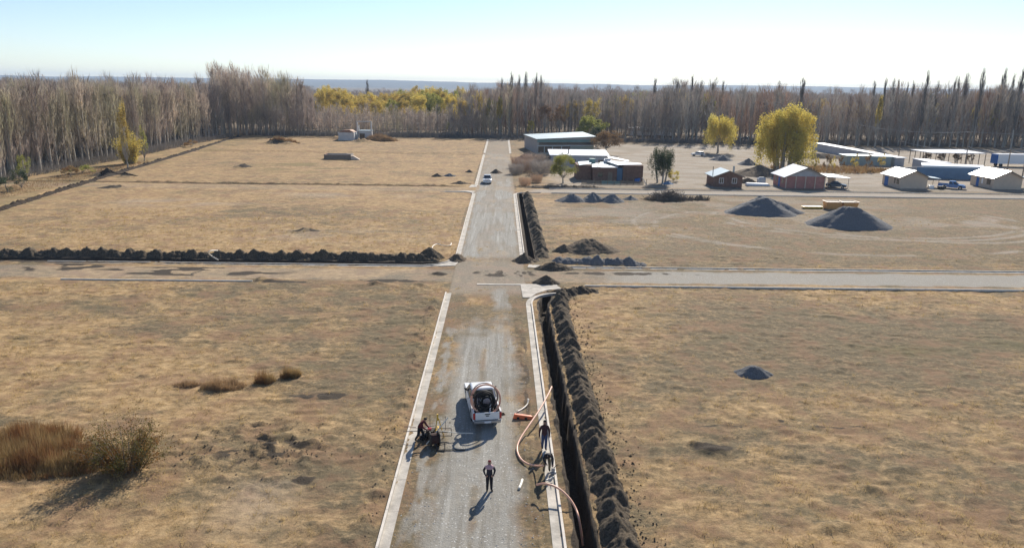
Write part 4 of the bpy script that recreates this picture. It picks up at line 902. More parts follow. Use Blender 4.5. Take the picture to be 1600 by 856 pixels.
link('twigs', mesh_np('twigs', v, f, MTWIGD), BR)
mb_ = MB()
for i in range(110):
    a = rr.uniform(0, 6.28); q = rr.random()**.6; x0 = math.cos(a)*q*2.0; y0 = math.sin(a)*q*1.0; b = rr.uniform(0, 6.28); l_ = rr.uniform(.4, 1.1)
    mb_.tube([(x0, y0, .1), (x0+math.cos(b)*l_*.6, y0+math.sin(b)*l_*.6, rr.uniform(.3, 1.1))], [.11, .03], 5)
tag(mb_.build('stump_pile', MWOOD), 'smaller pile of grey roots and stumps right of the brush pile', 'stump pile').location = (37.2, 137.2, 0)
# ---------------------------------------------------------------- buildings
def gable_house(name, label, x0, x1, y0, y1, he, hr, mw, mroof, mgable=None, ov=.5, wins=(), door=None, left=(), pil=False):
    T = thing(name, label, 'house', ((x0+x1)/2, y0, 0)); ox, oy = (x0+x1)/2, y0; w2 = (x1-x0)/2; d = y1-y0
    mb = MB(); mb.box(-w2, w2, 0, d, -.1, he); mb.build('wall', mw, T)
    rz = hr-.12
    for yy0, yy1 in ((0, .15), (d-.15, d)):
        g = MB()
        g.add([(-w2, yy0, he), (w2, yy0, he), (0, yy0, rz), (-w2, yy1, he), (w2, yy1, he), (0, yy1, rz)], [(0, 1, 2), (5, 4, 3), (0, 3, 4, 1), (1, 4, 5, 2), (2, 5, 3, 0)])
        g.build('gable', mgable or mw, T)
    rf = MB(); sl_ = (hr-he)/w2; e = w2+ov
    for s in (-1, 1):
        a = [(0, -ov, hr), (0, d+ov, hr), (s*e, d+ov, he-sl_*ov), (s*e, -ov, he-sl_*ov)]
        rf.hull([(x, y, z-.02) for x, y, z in a], [(x, y, z+.09) for x, y, z in a])
    r_ = rf.build('roof', mroof, T)
    tr = MB()
    for s in (-1, 1): tr.hull([(0, -ov-.05, hr-.12), (0, -ov, hr-.12), (s*e, -ov, he-sl_*ov-.14), (s*e, -ov-.05, he-sl_*ov-.14)], [(0, -ov-.05, hr+.1), (0, -ov, hr+.1), (s*e, -ov, he-sl_*ov+.1), (s*e, -ov-.05, he-sl_*ov+.1)])
    tr.build('bargeboard', MWOOD, T)
    for (cx, cz, ww, hh) in wins:
        f = MB()
        for a in ((cx-ww/2-.08, cx-ww/2, cz-hh/2-.08, cz+hh/2+.08), (cx+ww/2, cx+ww/2+.08, cz-hh/2-.08, cz+hh/2+.08), (cx-ww/2, cx+ww/2, cz+hh/2, cz+hh/2+.08), (cx-ww/2, cx+ww/2, cz-hh/2-.08, cz-hh/2), (cx-.03, cx+.03, cz-hh/2, cz+hh/2)):
            f.box(a[0], a[1], -.07, .0, a[2], a[3])
        W_ = f.build('window', MWHITE, T); p = MB().box(cx-ww/2, cx+ww/2, -.03, .02, cz-hh/2, cz+hh/2).build('pane', MGLASS, W_)
    if door: MB().box(door-.45, door+.45, -.06, .03, 0, 2.05).build('door', MBLUE, T)
    for (cy, cz, ww, hh, m_) in left:
        MB().box(-w2-.06, -w2+.03, cy-ww/2, cy+ww/2, cz-hh/2, cz+hh/2).build('door' if hh > 1.6 else 'window', m_, T)
    if pil:
        for cx in np.linspace(-w2+.1, w2-.1, 5): MB().box(cx-.1, cx+.1, -.1, .0, 0, he).build('pilaster', MBEIGE, T)
    return T
H1 = gable_house('pink_house', 'pink brick house with grey gable and white sheet roof', 60.8, 69.3, 156.3, 163.5, 2.6, 4.45, MPINK, MWM, MSIDE, .55, pil=True, left=((1.5, 1.5, 1.2, 1.1, MGLASS), (3.6, 1.02, .9, 2.04, MBLUE), (5.6, 1.5, 1.2, 1.1, MGLASS)))
cp = MB().hull([(5.2, 1.5, 2.35), (9.9, .3, 2.25), (9.2, 7.2, 2.35), (5.2, 7.2, 2.5)], [(5.2, 1.5, 2.45), (9.9, .3, 2.35), (9.2, 7.2, 2.45), (5.2, 7.2, 2.6)]).build('carport_roof', MWM, H1)
for q in ((9.6, .7), (9.0, 6.8), (5.6, 1.7)): MB().tube([(q[0], q[1], 0), (q[0], q[1], 2.35)], .06).build('post', MBEIGE, H1)
MB().box(8.0, 9.6, 6.9, 7.1, 0, 2.3).build('carport_wall', MBEIGE, H1)
H2 = gable_house('beige_house', 'beige house with white roof and lean-to, left of the blue-white pickup', 86.4, 92.3, 158.0, 165.6, 2.6, 3.95, MBEIGE, MWM, None, .5, left=((1.0, 1.5, .9, 1.1, MGLASS), (2.3, 1.5, .5, 1.1, MGLASS), (5.8, 1.02, 1.5, 2.1, MBLUE)))
MB().hull([(2.9, 3.5, 2.3), (7.2, 2.2, 1.95), (7.4, 5.2, 2.0), (2.9, 7.6, 2.5)], [(2.9, 3.5, 2.4), (7.2, 2.2, 2.05), (7.4, 5.2, 2.1), (2.9, 7.6, 2.6)]).build('lean_to_roof', MZINC, H2)
for q in ((7.0, 2.6), (7.1, 4.9)): MB().tube([(q[0], q[1], 0), (q[0], q[1], 2.0)], .05).build('post', MWOOD, H2)
H3 = gable_house('beige_house', 'beige house with white roof at the right picture edge', 107.3, 113.6, 158.8, 166.8, 2.6, 4.05, MBEIGE, MWM, None, .5, left=((1.6, 1.5, 1.2, 1.2, MGLASS), (5.4, 1.02, .9, 2.04, MBLUE), (3.8, 1.5, .5, 1.2, MWHITE)))
MB().hull([(3.1, 2.5, 2.4), (8.5, 1.6, 2.1), (8.5, 6, 2.1), (3.1, 6, 2.5)], [(3.1, 2.5, 2.5), (8.5, 1.6, 2.2), (8.5, 6, 2.2), (3.1, 6, 2.6)]).build('lean_to_roof', MZINC, H3)
H4 = gable_house('brick_cottage', 'small brown brick cottage with pale blue metal roof', 45.6, 51.6, 156.6, 162.6, 2.4, 3.55, MBRICK, MZINC, None, .45, wins=((-1.5, 1.45, .8, 1.0), (1.3, 1.45, .9, 1.0)))
MB().tube([(-3.0, 1.5, 2.3), (-3.0, 1.5, 4.3)], .07).build('flue', MIRON, H4); MB().tube([(2.6, 5.2, 2.3), (2.6, 5.2, 4.1)], .22, 8).build('chimney', MGREYB, H4)
# big green shed
S = thing('metal_shed', 'long green clad shed with wide pale sloping metal roof', 'shed', (11.2, 231, 0))
sh = [(0, 0), (18.0, 3.5), (16.6, 27), (-3.2, 25)]; zf = hgt(11.2, 231, 217.5); zr = hgt(29.2, 234.5, 213.5); zb2 = hgt(27.8, 258, 206.5); zb1 = hgt(8.0, 256, 210.5)
MB().hull([(x, y, 0) for x, y in sh], [(x, y, z-.12) for (x, y), z in zip(sh, (zf, zr, zb2, zb1))]).build('wall', MGREYB, S)
rq = [(-.3, -.5), (18.6, 3.2), (17, 27.5), (-3.6, 25.5)]
MB().hull([(x, y, z-.08) for (x, y), z in zip(rq, (zf, zr, zb2, zb1))], [(x, y, z+.06) for (x, y), z in zip(rq, (zf, zr, zb2, zb1))]).build('roof', MZINC, S)
def strip(nm, u0, u1, z0, z1, off, m_, par):
    q = lambda u, o, z: (18.0*u+.19*o*0, 3.5*u-o, z)
    return MB().hull([q(u0, off, z0), q(u1, off, z0), q(u1, off-.1, z0), q(u0, off-.1, z0)], [q(u0, off, z1), q(u1, off, z1), q(u1, off-.1, z1), q(u0, off-.1, z1)]).build(nm, m_, par)
strip('fascia', 0, 1.0, zf-1.0, min(zf, zr)-.2, .16, MGREENW, S); strip('clerestory_window', .03, .98, zf-1.75, zf-1.05, .12, MGLASS, S)
strip('canopy_beam', 0, 1.0, zf-2.15, zf-1.95, .3, MZINC, S); strip('shop_window', .02, .58, .5, zf-2.3, .12, MGLASS, S)
strip('lower_wall', .59, 1.0, 0, zf-2.2, .14, mat('grey_green_render', (.30, .33, .27), .9, var=.1), S)
for u in (.12, .26, .42): strip('mullion', u, u+.012, .5, zf-2.3, .16, MZINC, S)
strip('plinth', 0, .58, 0, .48, .14, MGREENW, S)
# white-roofed house
S = thing('long_house', 'long low grey house under a white sheet roof, before the green shed', 'house', (20, 189.5, 0))
MB().box(-7.1, 7.3, 0, 8, -.1, 3.35).build('wall', MSIDE, S)
MB().hull([(-7.6, -.5, 3.4), (7.7, -.5, 3.4), (7.9, 8.6, 4.1), (-7.6, 8.6, 4.1)], [(-7.6, -.5, 3.55), (7.7, -.5, 3.55), (7.9, 8.6, 4.25), (-7.6, 8.6, 4.25)]).build('roof', MWM, S)
MB().tube([(-2.6, 2, 3.4), (-2.6, 2, 5.1)], .13).build('chimney', MIRON, S)
for cx in (-5, -1.5, 2.5, 5.5): MB().box(cx-.6, cx+.6, -.05, .03, 1.2, 2.4).build('window', MGLASS, S)
MB().hull([(7.7, 2.2, 2.7), (12.4, -1.5, 2.2), (12.9, .2, 2.25), (7.9, 6, 2.9)], [(7.7, 2.2, 2.8), (12.4, -1.5, 2.3), (12.9, .2, 2.35), (7.9, 6, 3.0)]).build('side_roof', MWM, S)
MB().box(7.8, 8.0, 2.4, 5.6, 0, 2.7).build('side_wall', MSIDE, S); MB().box(11.8, 12.2, -1, 0, 0, 2.2).build('side_wall', MSIDE, S)
# brick house
S = thing('brick_house', 'sprawling brown brick house with broken white and grey roof pieces', 'house', (26, 165, 0))
hA = hgt(23, 165, 262); hB = hgt(30, 165.6, 258.5); hC = hgt(19, 167, 258)
MB().box(-5.4, 0, 0, 5, -.1, hA).build('wall', MBRICK, S); MB().box(1.4, 5.9, .2, 7, -.1, hB).build('wall', MBRICK, S); MB().box(-8.8, -5.5, 1.6, 8, -.1, hC).build('wall', MBRICK, S)
MB().box(0.02, 1.38, .8, 5.8, -.1, 2.9).build('side_wall', MBLUEW, S)
def rp(nm, q, z, m_):
    v = [(at(x, y, z)[0]-26, at(x, y, z)[1]-165) for x, y in q]; MB().hull([(x, y, z+.02) for x, y in v], [(x, y, z+.12) for x, y in v]).build(nm, m_, S)
rp('roof', [(965, 258.6), (1003, 257.8), (1001, 256), (960, 252.3), (944.5, 248.3), (944, 251.5)], hB, MWM); rp('roof', [(938, 262.5), (965.5, 262.5), (965.5, 257.5)], hA, MWM)
rp('roof', [(925, 262), (933, 262), (934, 257), (925, 256.5)], hA+.03, MWM); rp('roof', [(933, 261.5), (937.5, 262), (964, 257.5), (957, 254), (938, 254)], hA-.06, MZINC)
rp('roof', [(905, 259), (924, 256.5), (924, 252), (903, 253.5)], hC, MZINC)
MB().box(-5.3, 1.3, 5.1, 14, -.1, hA-.3).build('rear_wall', MGREYB, S); MB().box(-1.4, -.2, 9, 10.5, hA-.3, hA+1.1).build('chimney', MSIDE, S)
MB().tube([(-4.6, 8.5, 2.9), (-4.6, 8.5, 4.2)], [.75, .75], 12).build('water_tank', MGREENW, S)
MB().box(-2.0, -1.0, -.05, .03, 0, 2.0).build('door', MWOOD, S); MB().box(-4.2, -3.2, -.05, .03, 1.0, 2.0).build('window', MGLASS, S)
# yard fence, leaning board, clutter
F_ = thing('picket_fence', 'low weathered plank and wire fence in front of the brown brick house', 'fence', (24, 158.6, 0))
for cx in np.arange(-6.5, 7.6, 1.4): MB().box(cx-.05, cx+.05, -.05, .05, -.1, 1.15+random.uniform(-.15, .2)).build('post', MWOOD, F_)
for i, (a, b) in enumerate(((-6.5, -2.4), (-2.3, 1.9), (2.0, 6.8))):
    m_ = MB()
    for cx in np.arange(a, b, .17): m_.box(cx, cx+.11, .06, .09, 0.02, .85+random.uniform(-.1, .12))
    m_.build('plank_panel', (MWOOD, MGREENW, MWOOD)[i], F_)
tag(MB().hull([(-.1, 0, 0), (.1, 0, 0), (.1, .12, 0), (-.1, .12, 0)], [(-.9, 2.2, 1.5), (-.7, 2.2, 1.5), (-.7, 2.3, 1.5), (-.9, 2.3, 1.5)]).build('leaning_board', MBEIGE), 'pale board leaning by the right end of the plank fence', 'board').location = (31.5, 157.5, 0)
for x, y, l, m_ in ((36.5, 160.5, 'blue covered heap on the ground right of the brick house', MBLUEW),):
    pile('covered_heap', l, x, y, 1.6, 1.1, .8, m_, 'heap', 60)
tag(MB().hull([(-.7, -.4, 0), (.7, -.4, 0), (.7, .4, 0), (-.7, .4, 0)], [(-.6, -.3, .7), (.5, -.3, .9), (.5, .3, .9), (-.6, .3, .7)]).build('blue_drum_crate', MBLUE, bevel=.05), 'bright blue crate against the right brick wall', 'crate').location = (30.6, 164.3, 0)
# trailers and rows behind
tag(MB().hull([(-2.7, -.7, .1), (2.8, -.7, .1), (2.8, .7, .1), (-2.7, .7, .1)], [(-2.5, -.5, .75), (2.3, -.5, .6), (2.3, .5, .6), (-2.5, .5, .75)]).build('white_tank', MWHITE, bevel=.15), 'long low white hull lying right of the brick cottage', 'hull').location = (56, 159.6, 0)
bpy.context.view_layer.update()
pile('junk_heap', 'grey-brown heap of scrap between the brick cottage and the pink house', 55.2, 164.5, 3.2, 1.6, 1.2, MSB, 'heap', 61, rough=2.2)
tag(MB().box(-.8, .8, -.5, .5, 0, 1.3).hull([(-.9, -.6, 1.3), (.9, -.6, 1.3), (.9, .6, 1.3), (-.9, .6, 1.3)], [(-.5, -.3, 1.7), (.5, -.3, 1.7), (.5, .3, 1.7), (-.5, .3, 1.7)]).build('kiosk', MSIDE), 'little pale hut beside the left wall of the pink house', 'hut').location = (57.6, 162, 0)
# long white sheds behind, low house, canopy, blue wall, container
def lowroof(name, label, cat, pts, h, m_, mw, posts=0):
    S = thing(name, label, cat, (pts[0][0], pts[0][1], 0)); q = [(x-pts[0][0], y-pts[0][1]) for x, y in pts]
    MB().hull([(x, y, h) for x, y in q], [(x, y, h+.18) for x, y in q]).build('roof', m_, S)
    if mw:
        c = np.mean(q, 0); z = [(c[0]+(x-c[0])*.93, c[1]+(y-c[1])*.97) for x, y in q]
        MB().hull([(x, y, -.1) for x, y in z], [(x, y, h-.02) for x, y in z]).build('wall', mw, S)
    else:
        for i in range(4):
            a, b = q[i], q[(i+1) % 4]
            for t_ in np.arange(0, 1, 1/posts): MB().tube([(a[0]+(b[0]-a[0])*t_, a[1]+(b[1]-a[1])*t_, 0), (a[0]+(b[0]-a[0])*t_, a[1]+(b[1]-a[1])*t_, h)], .1).build('post', MWOOD, S)
    return S
lowroof('long_shed', 'very long narrow white roofed shed running away behind the pink house', 'shed', [(110.6, 206), (113.5, 206), (114, 262), (110.2, 262)], 2.4, MWM, MSIDE)
lowroof('long_shed', 'shorter white roofed shed left of the carport canopy', 'shed', [(112.4, 191), (118.5, 193), (118, 203.5), (114.5, 205)], 2.4, MWM, MSIDE)
S = lowroof('low_house', 'long low grey-green house behind the row of orange saplings', 'house', [(97.5, 208.5), (110, 206.5), (110.4, 213), (97.8, 214)], 2.6, MZINC, mat('green_grey_render', (.33, .38, .35), .9, var=.1))
MB().box(4.3, 6.9, -.12, .4, .9, 2.1).build('window', MWHITE, S); MB().box(4.8, 6.4, -.16, .4, 1.25, 1.75).build('pane', MGLASS, S); MB().box(1.0, 1.6, .05, .7, .8, 1.8).build('window', MGLASS, S)
lowroof('canopy', 'flat pale canopy roof on timber posts, left of the blue trailer', 'canopy', [(120.4, 206.3), (136, 206.5), (137.4, 219.5), (120.4, 217)], 3.9, MWM, None, 4)
for i in range(7):
    x = 122+i*2.1; put(leafy('orchard_tree', 3.6, (1.2, 1.2, 1.3), 500, 430+i, MLEAFB, .25, .3, .1, nclump=12), x, 211+(i % 2)*3, 'small brown tree under and behind the flat canopy', 'tree', 'small trees by the canopy')
lowroof('long_shed', 'bright white roofed strip just behind the blue wall, under the canopy', 'shed', [(104, 181.5), (118, 179), (121, 184), (108, 189)], 2.7, MWM, MSIDE)
S = thing('blue_wall', 'long blue painted wall behind the beige houses', 'wall', (101.5, 179, 0)); MB().hull([(0, 0, -.1), (14.5, -3.2, -.1), (14.5, -2.9, -.1), (0, .3, -.1)], [(0, 0, 2.7), (14.5, -3.2, 2.9), (14.5, -2.9, 2.9), (0, .3, 2.7)]).build('panel', MBLUEW, S)
MB().hull([(-3, 1.2, -.1), (-.02, -.05, -.1), (-.02, .25, -.1), (-3, 1.5, -.1)], [(-3, 1.2, 2.5), (-.02, -.05, 2.7), (-.02, .25, 2.7), (-3, 1.5, 2.5)]).build('grey_panel', MGREYB, S)
S = thing('box_trailer', 'long white box trailer with a blue front end behind the right beige house', 'trailer', (146, 211, 0))
MB().box(-4.2, 14, -1.3, 1.3, .9, 3.5).build('body', MWHITE, S); MB().box(-4.6, -4.22, -1.32, 1.32, .9, 3.5).build('front_panel', MBLUE, S); MB().box(-4.3, 14.1, -1.4, 1.4, 3.52, 3.62).build('roof', MWM, S)
for cx in (-3, 9, 10.2):
    for cy in (-1.1, 1.1): MB().tube([(cx, cy-.15, .5), (cx, cy+.15, .5)], .5, 14).build('wheel', MRUB, S)
lowroof('greenhouse', 'white plastic roofed strip glimpsed inside the wood right of the green trees', 'greenhouse', [(56, 330), (77, 330), (77, 336), (56, 336)], 3.2, MWM, MWHITE)
# bright far things in the woods
for px, py, l in ((1330, 147, 'tiny white roof far away on the horizon at the right'), ):
    x = xat(px, 1500); S = thing('far_barn', l, 'barn', (x, 1500, 0)); MB().box(-14, 14, 0, 14, 0, 9).build('wall', MSIDE, S); MB().hull([(-15, -1, 9), (15, -1, 9), (15, 15, 9), (-15, 15, 9)], [(-15, 6.5, 13), (15, 6.5, 13), (15, 7.5, 13), (-15, 7.5, 13)]).build('roof', MWM, S)
S = thing('yard_frame', 'small grey goal-like frame structure at the far end of the long white shed', 'frame', (112, 268, 0))
for cx in (-2.2, 2.2): MB().box(cx-.12, cx+.12, -.1, .1, 0, 3.6).build('post', MZINC, S)
MB().box(-2.4, 2.4, -.12, .12, 3.6, 3.85).build('beam', MZINC, S); MB().box(-2, 2, 1, 3, 0, 3).build('hut', MSIDE, S)
# ruin
S = thing('ruin', 'roofless white ruin with an open concrete frame above its right half', 'ruin', (-53.5, 281, 0))
MRUIN = mat('whitewashed_wall', (.60, .60, .58), .9, bump=.2, bscale=4, var=.15, vscale=.7)
MB().box(-6.6, -.8, -4.5, 2, -.1, 2.9).build('left_wall', MRUIN, S); MB().hull([(-6.4, -4.3, 2.92), (-1, -4.3, 2.92), (-1, 1.8, 2.92), (-6.4, 1.8, 2.92)], [(-4.6, -4.3, 3.9), (-2.4, -4.3, 3.9), (-2.4, 1.8, 3.7), (-4.6, 1.8, 3.7)]).build('left_roof', MRUST, S)
MB().box(.2, 4.6, 0, 4, -.1, 3.2).build('right_wall', MRUIN, S); MB().box(.4, 2.3, -.06, .03, 0, 2.4).build('doorway_shade', MGLASS, S); MB().box(0, 4.8, -.25, 4.2, 3.22, 3.5).build('floor_slab', MZINC, S)  # the doorway is a dark panel on the wall, painting its shaded inside
for a in ((-.6, 0, 6.4), (4.6, 0, 6.6)): MB().box(a[0], a[0]+.5, -.3, .2, 0, a[2]).build('column', MRUIN, S)
MB().box(-.6, 5.1, -.32, -.0, 6.62, 6.95).build('beam', MRUIN, S); MB().box(-.6, -.3, 3.9, 4.2, 0, 5.2).build('column', MRUIN, S)
S = thing('foundation', 'low concrete block foundation standing alone in the far left field', 'foundation', (-44, 206, 0))
MB().box(-5, 2.4, 0, .3, 0, 1.25).build('front_wall', MWOOD, S); MB().box(-5, 2.4, 3.6, 3.9, 0, 1.35).build('back_wall', MGREYB, S); MB().box(-5, -4.7, .3, 3.6, 0, 1.3).build('side_wall', MBRICK, S); MB().box(2.1, 2.4, .3, 3.6, 0, 1.4).build('side_wall', MGREYB, S)  # front wall borrows the timber colour to be darker than the block walls
MB().hull([(2.5, -.2, 0), (4.9, -.2, 0), (4.6, 2, 0), (2.5, 2, 0)], [(2.5, .2, 1.0), (3.0, .2, 1.0), (3.0, 1.6, 1.0), (2.5, 1.6, 1.0)]).build('ramp', MBEIGE, S); MB().box(1.4, 3.2, -.2, .4, 1.42, 1.6).build('lintel', MBEIGE, S)
# utility poles with wires
PO = []
def upole(px, pb, pt, lb):
    x, y = at(px, pb); h = hgt(x, y, pt); S = thing('utility_pole', lb, 'utility pole', (x, y, 0), 0)
    MB().tube([(0, 0, 0), (0, 0, h)], [.16, .10], 8).build('shaft', MWOOD, S); MB().box(-.9, .9, -.06, .06, h-.75, h-.6).build('crossarm', MWOOD, S)
    for cx in (-.75, 0, .75): MB().tube([(cx, 0, h-.6), (cx, 0, h-.4)], .05, 6).build('insulator', MBEIGE, S)
    PO.append(Vector((x, y, h-.4)))
upole(1507, 262, 204, 'wooden utility pole behind the right end of the flat canopy'); upole(1572, 275, 231, 'wooden utility pole in front of the white box trailer')
upole(1597, 278, 226, 'wooden utility pole at the right picture edge'); upole(1340, 240, 194, 'thin utility pole at the foot of the wood above the low grey-green house'); upole(1403, 252, 218, 'short thin utility pole beside the shorter white roofed shed')
def wire(a, b, sag, lb):
    pts = [a.lerp(b, t/12)-Vector((0, 0, sag*4*(t/12)*(1-t/12))) for t in range(13)]; tag(MB().tube(pts, .03, 4).build('power_line', MSIDE), lb, 'wire')
wire(PO[3], PO[0], 1.0, 'wire sagging from the thin pole at the wood to the pole behind the canopy'); wire(PO[0], Vector((190, 222, 9)), .6, 'upper wire running right from the pole behind the canopy to the picture edge')
wire(PO[0]-Vector((0, 0, 4)), PO[1], 1.2, 'lower wire dipping from the pole behind the canopy to the pole before the trailer'); wire(PO[1], PO[2], .3, 'short wire between the two poles before the white box trailer')
wire(PO[4], PO[0]-Vector((0, 0, 5)), .8, 'low wire from the short pole to the pole behind the canopy')
# ochre tubs
S = thing('yellow_trough', 'low flat yellow trough lying left of the two ochre tubs', 'trough', (55.9, 129.5, 0))
MB().hull([(-1.8, -.5, 0), (1.4, -.5, 0), (1.4, .5, 0), (-1.8, .5, 0)], [(-2.1, -.6, .35), (1.6, -.6, .35), (1.6, .6, .35), (-2.1, .6, .35)]).build('body', MYEL, S); MB().box(-1.7, 1.3, -.45, .45, .352, .40).build('rim', MWHITE, S)
for i, cx in enumerate((59.1, 62.0)):
    S = thing('tub', ('left' if i == 0 else 'right')+' one of the two large ochre tubs between the big gravel heaps', 'tub', (cx, 129.3, 0), .05*i, 'ochre tubs')
    MB().hull([(-1.15, -.8, 0), (1.15, -.8, 0), (1.15, .8, 0), (-1.15, .8, 0)], [(-1.4, -1, 1.25), (1.4, -1, 1.25), (1.4, 1, 1.25), (-1.4, 1, 1.25)]).build('body', MTUB, S, bevel=.08)
    r_m = MB()
    for a in ((-1.48, 1.48, -1.08, -.9), (-1.48, 1.48, .9, 1.08), (-1.48, -1.3, -.9, .9), (1.3, 1.48, -.9, .9)): r_m.box(*a, 1.26, 1.38)
    r_m.build('rim', mat('pale_rim', (.8, .62, .45), .5), S); MB().box(-1.28, 1.28, -.88, .88, 1.255, 1.27).build('dark_top', MIRON, S)  # flat dark sheet inside the rim; the tub body is solid

# ---------------------------------------------------------------- vehicles
def wheel(T, x, y, r=.38, w_=.24, s=1):
    W_ = MB().tube([(x-w_/2*s, y, r), (x-w_*.35*s, y, r), (x+w_*.35*s, y, r), (x+w_/2*s, y, r)], [r*.9, r, r, r*.9], 20).build('wheel', MRUB, T, smooth=False)
    MB().tube([(x+w_*.42*s, y, r), (x+(w_/2+.015)*s, y, r)], [r*.62, r*.5], 14).build('rim', MRIM, W_)
def arch(cy, r_, z0, n=8): return [(cy+r_*math.cos(math.pi*(1-i/n)), z0+r_*math.sin(math.pi*(1-i/n))) for i in range(n+1)]
def greenhouse(T, y0, y1, y2, y3, zb, zt, wb, wt, paint):
    # y0,y3 foot of the rear and front glass, y1,y2 roof ends
    MB().hull([(-wb, y0, zb), (wb, y0, zb), (wb, y3, zb), (-wb, y3, zb)], [(-wt, y1, zt-.04), (wt, y1, zt-.04), (wt, y2, zt-.04), (-wt, y2, zt-.04)]).build('pillars', paint, T, bevel=.04)
    r_ = MB().hull([(-wt-.01, y1-.06, zt-.05), (wt+.01, y1-.06, zt-.05), (wt+.01, y2+.08, zt-.05), (-wt-.01, y2+.08, zt-.05)], [(-wt+.07, y1+.05, zt+.02), (wt-.07, y1+.05, zt+.02), (wt-.07, y2-.05, zt+.02), (-wt+.07, y2-.05, zt+.02)]).build('roof', paint, T, bevel=.03)
    def glass(nm, A, B, Cc, D, off):
        A, B, Cc, D = map(Vector, (A, B, Cc, D)); c = (A+B+Cc+D)/4; q = [c+(p-c)*.86 for p in (A, B, Cc, D)]; o = Vector(off)
        MB().hull([p+o*.2 for p in q], [p+o for p in q]).build(nm, MGLASS, T)
    glass('rear_window', (-wb, y0, zb), (wb, y0, zb), (wt, y1, zt-.06), (-wt, y1, zt-.06), (0, -.03, .01)); glass('windscreen', (-wb, y3, zb), (wb, y3, zb), (wt, y2, zt-.06), (-wt, y2, zt-.06), (0, .03, .01))
    ym0 = (y0+y3)/2-.05; ymt = (y1+y2)/2-.05
    for s in (-1, 1):
        glass('side_window', (s*wb, y0, zb), (s*wb, ym0, zb), (s*wt, ymt, zt-.06), (s*wt, y1, zt-.06), (s*.03, 0, .01)); glass('side_window', (s*wb, ym0+.1, zb), (s*wb, y3, zb), (s*wt, y2, zt-.06), (s*wt, ymt+.1, zt-.06), (s*.03, 0, .01))
def pickup(label, x, y, rz, paint, name='pickup_truck', bars=False, crew=True):
    T = thing(name, label, 'pickup truck', (x, y, 0), rz)     # y forward, tailgate at 0
    W2 = .88; L_ = 5.2; fr = 4.25; rr = 1.25
    lo = [(2.0, .42)]+[(2.0, .38), (fr-.47, .36)]+[(a, b) for a, b in arch(fr, .46, .38)]+[(5.0, .42), (5.18, .5), (5.2, .78), (5.05, .93), (4.75, 1.02), (3.75, 1.10), (2.0, 1.12)]
    MB().extr(lo, -W2, W2).build('body', paint, T, bevel=.045)
    B = MB()
    side = [(0.04, .5), (rr-.47, .42)]+arch(rr, .46, .40)+[(1.96, .42), (1.96, 1.10), (.04, 1.10)]
    for s in (-1, 1): B.extr(side, s*W2, s*(W2-.09))
    B.box(-W2+.09, W2-.09, 1.88, 1.96, .6, 1.10)
    B.build('bed', paint, T); MB().box(-W2+.09, W2-.09, .06, 1.88, .58, .64).build('bed_floor', MIRON, T)
    tg = MB().box(-.74, .74, -.03, .03, .60, 1.08).build('tailgate', paint, T, bevel=.02)
    MB().box(-.10, .10, -.045, -.03, .83, .89).build('emblem', MBLACK, tg); MB().box(-.16, .16, -.06, -.02, .95, 1.0).build('handle', MBLACK, tg)
    for s in (-1, 1): MB().box(*sorted((s*.745, s*.875)), -.035, .05, .66, 1.04).build('tail_light', MRED, T)
    for s in (-1, 1): MB().box(*sorted((s*.55, s*.82)), 5.1, 5.22, .74, .9).build('headlight', MLAMP, T)
    bu = MB().box(-.82, .82, -.16, -.04, .42, .58).build('rear_bumper', MRIM if not bars else MBLACK, T, bevel=.02); MB().box(-.2, .2, -.175, -.155, .45, .56).build('number_plate', MWHITE, bu)
    MB().box(-.84, .84, 5.12, 5.28, .38, .6).build('front_bumper', paint, T, bevel=.03); MB().box(-.5, .5, 5.15, 5.235, .66, .88).build('grille', MBLACK, T)
    greenhouse(T, 2.0, 2.12, 3.2 if crew else 2.9, 3.85 if crew else 3.6, 1.1, 1.74, .84, .70, paint)
    for s in (-1, 1):
        MB().hull([(s*.86, 3.35, 1.12), (s*.86, 3.45, 1.12), (s*.98, 3.45, 1.14), (s*.98, 3.35, 1.14)], [(s*.9, 3.35, 1.3), (s*.9, 3.45, 1.3), (s*1.08, 3.45, 1.32), (s*1.08, 3.35, 1.32)]).build('wing_mirror', MBLACK, T, bevel=.02)
        wheel(T, s*(W2-.13), rr, s=s); wheel(T, s*(W2-.13), fr, s=s)
        MB().box(*sorted((s*.885, s*.9)), 2.55, 2.72, .9, .94).build('door_handle', MBLACK, T)
    if bars:
        g_ = MB()
        for cx in (-.32, .32): g_.box(cx-.06, cx+.06, 5.3, 5.36, .3, 1.2)
        for cz in (.4, .75, 1.1): g_.box(-.26, .26, 5.3, 5.36, cz-.05, cz+.05)
        g_.build('bull_bar', MWHITE, T)
    return T
TRX, TRY, TRR = -.66, 41.35, R(9)
TR = pickup('white pickup parked on the gravel road with coils of pipe standing in its bed', TRX, TRY, TRR, MCARW)
def tw(x, y, z): c_, s_ = math.cos(TRR), math.sin(TRR); return Vector((TRX+x*c_-y*s_, TRY+x*s_+y*c_, z))
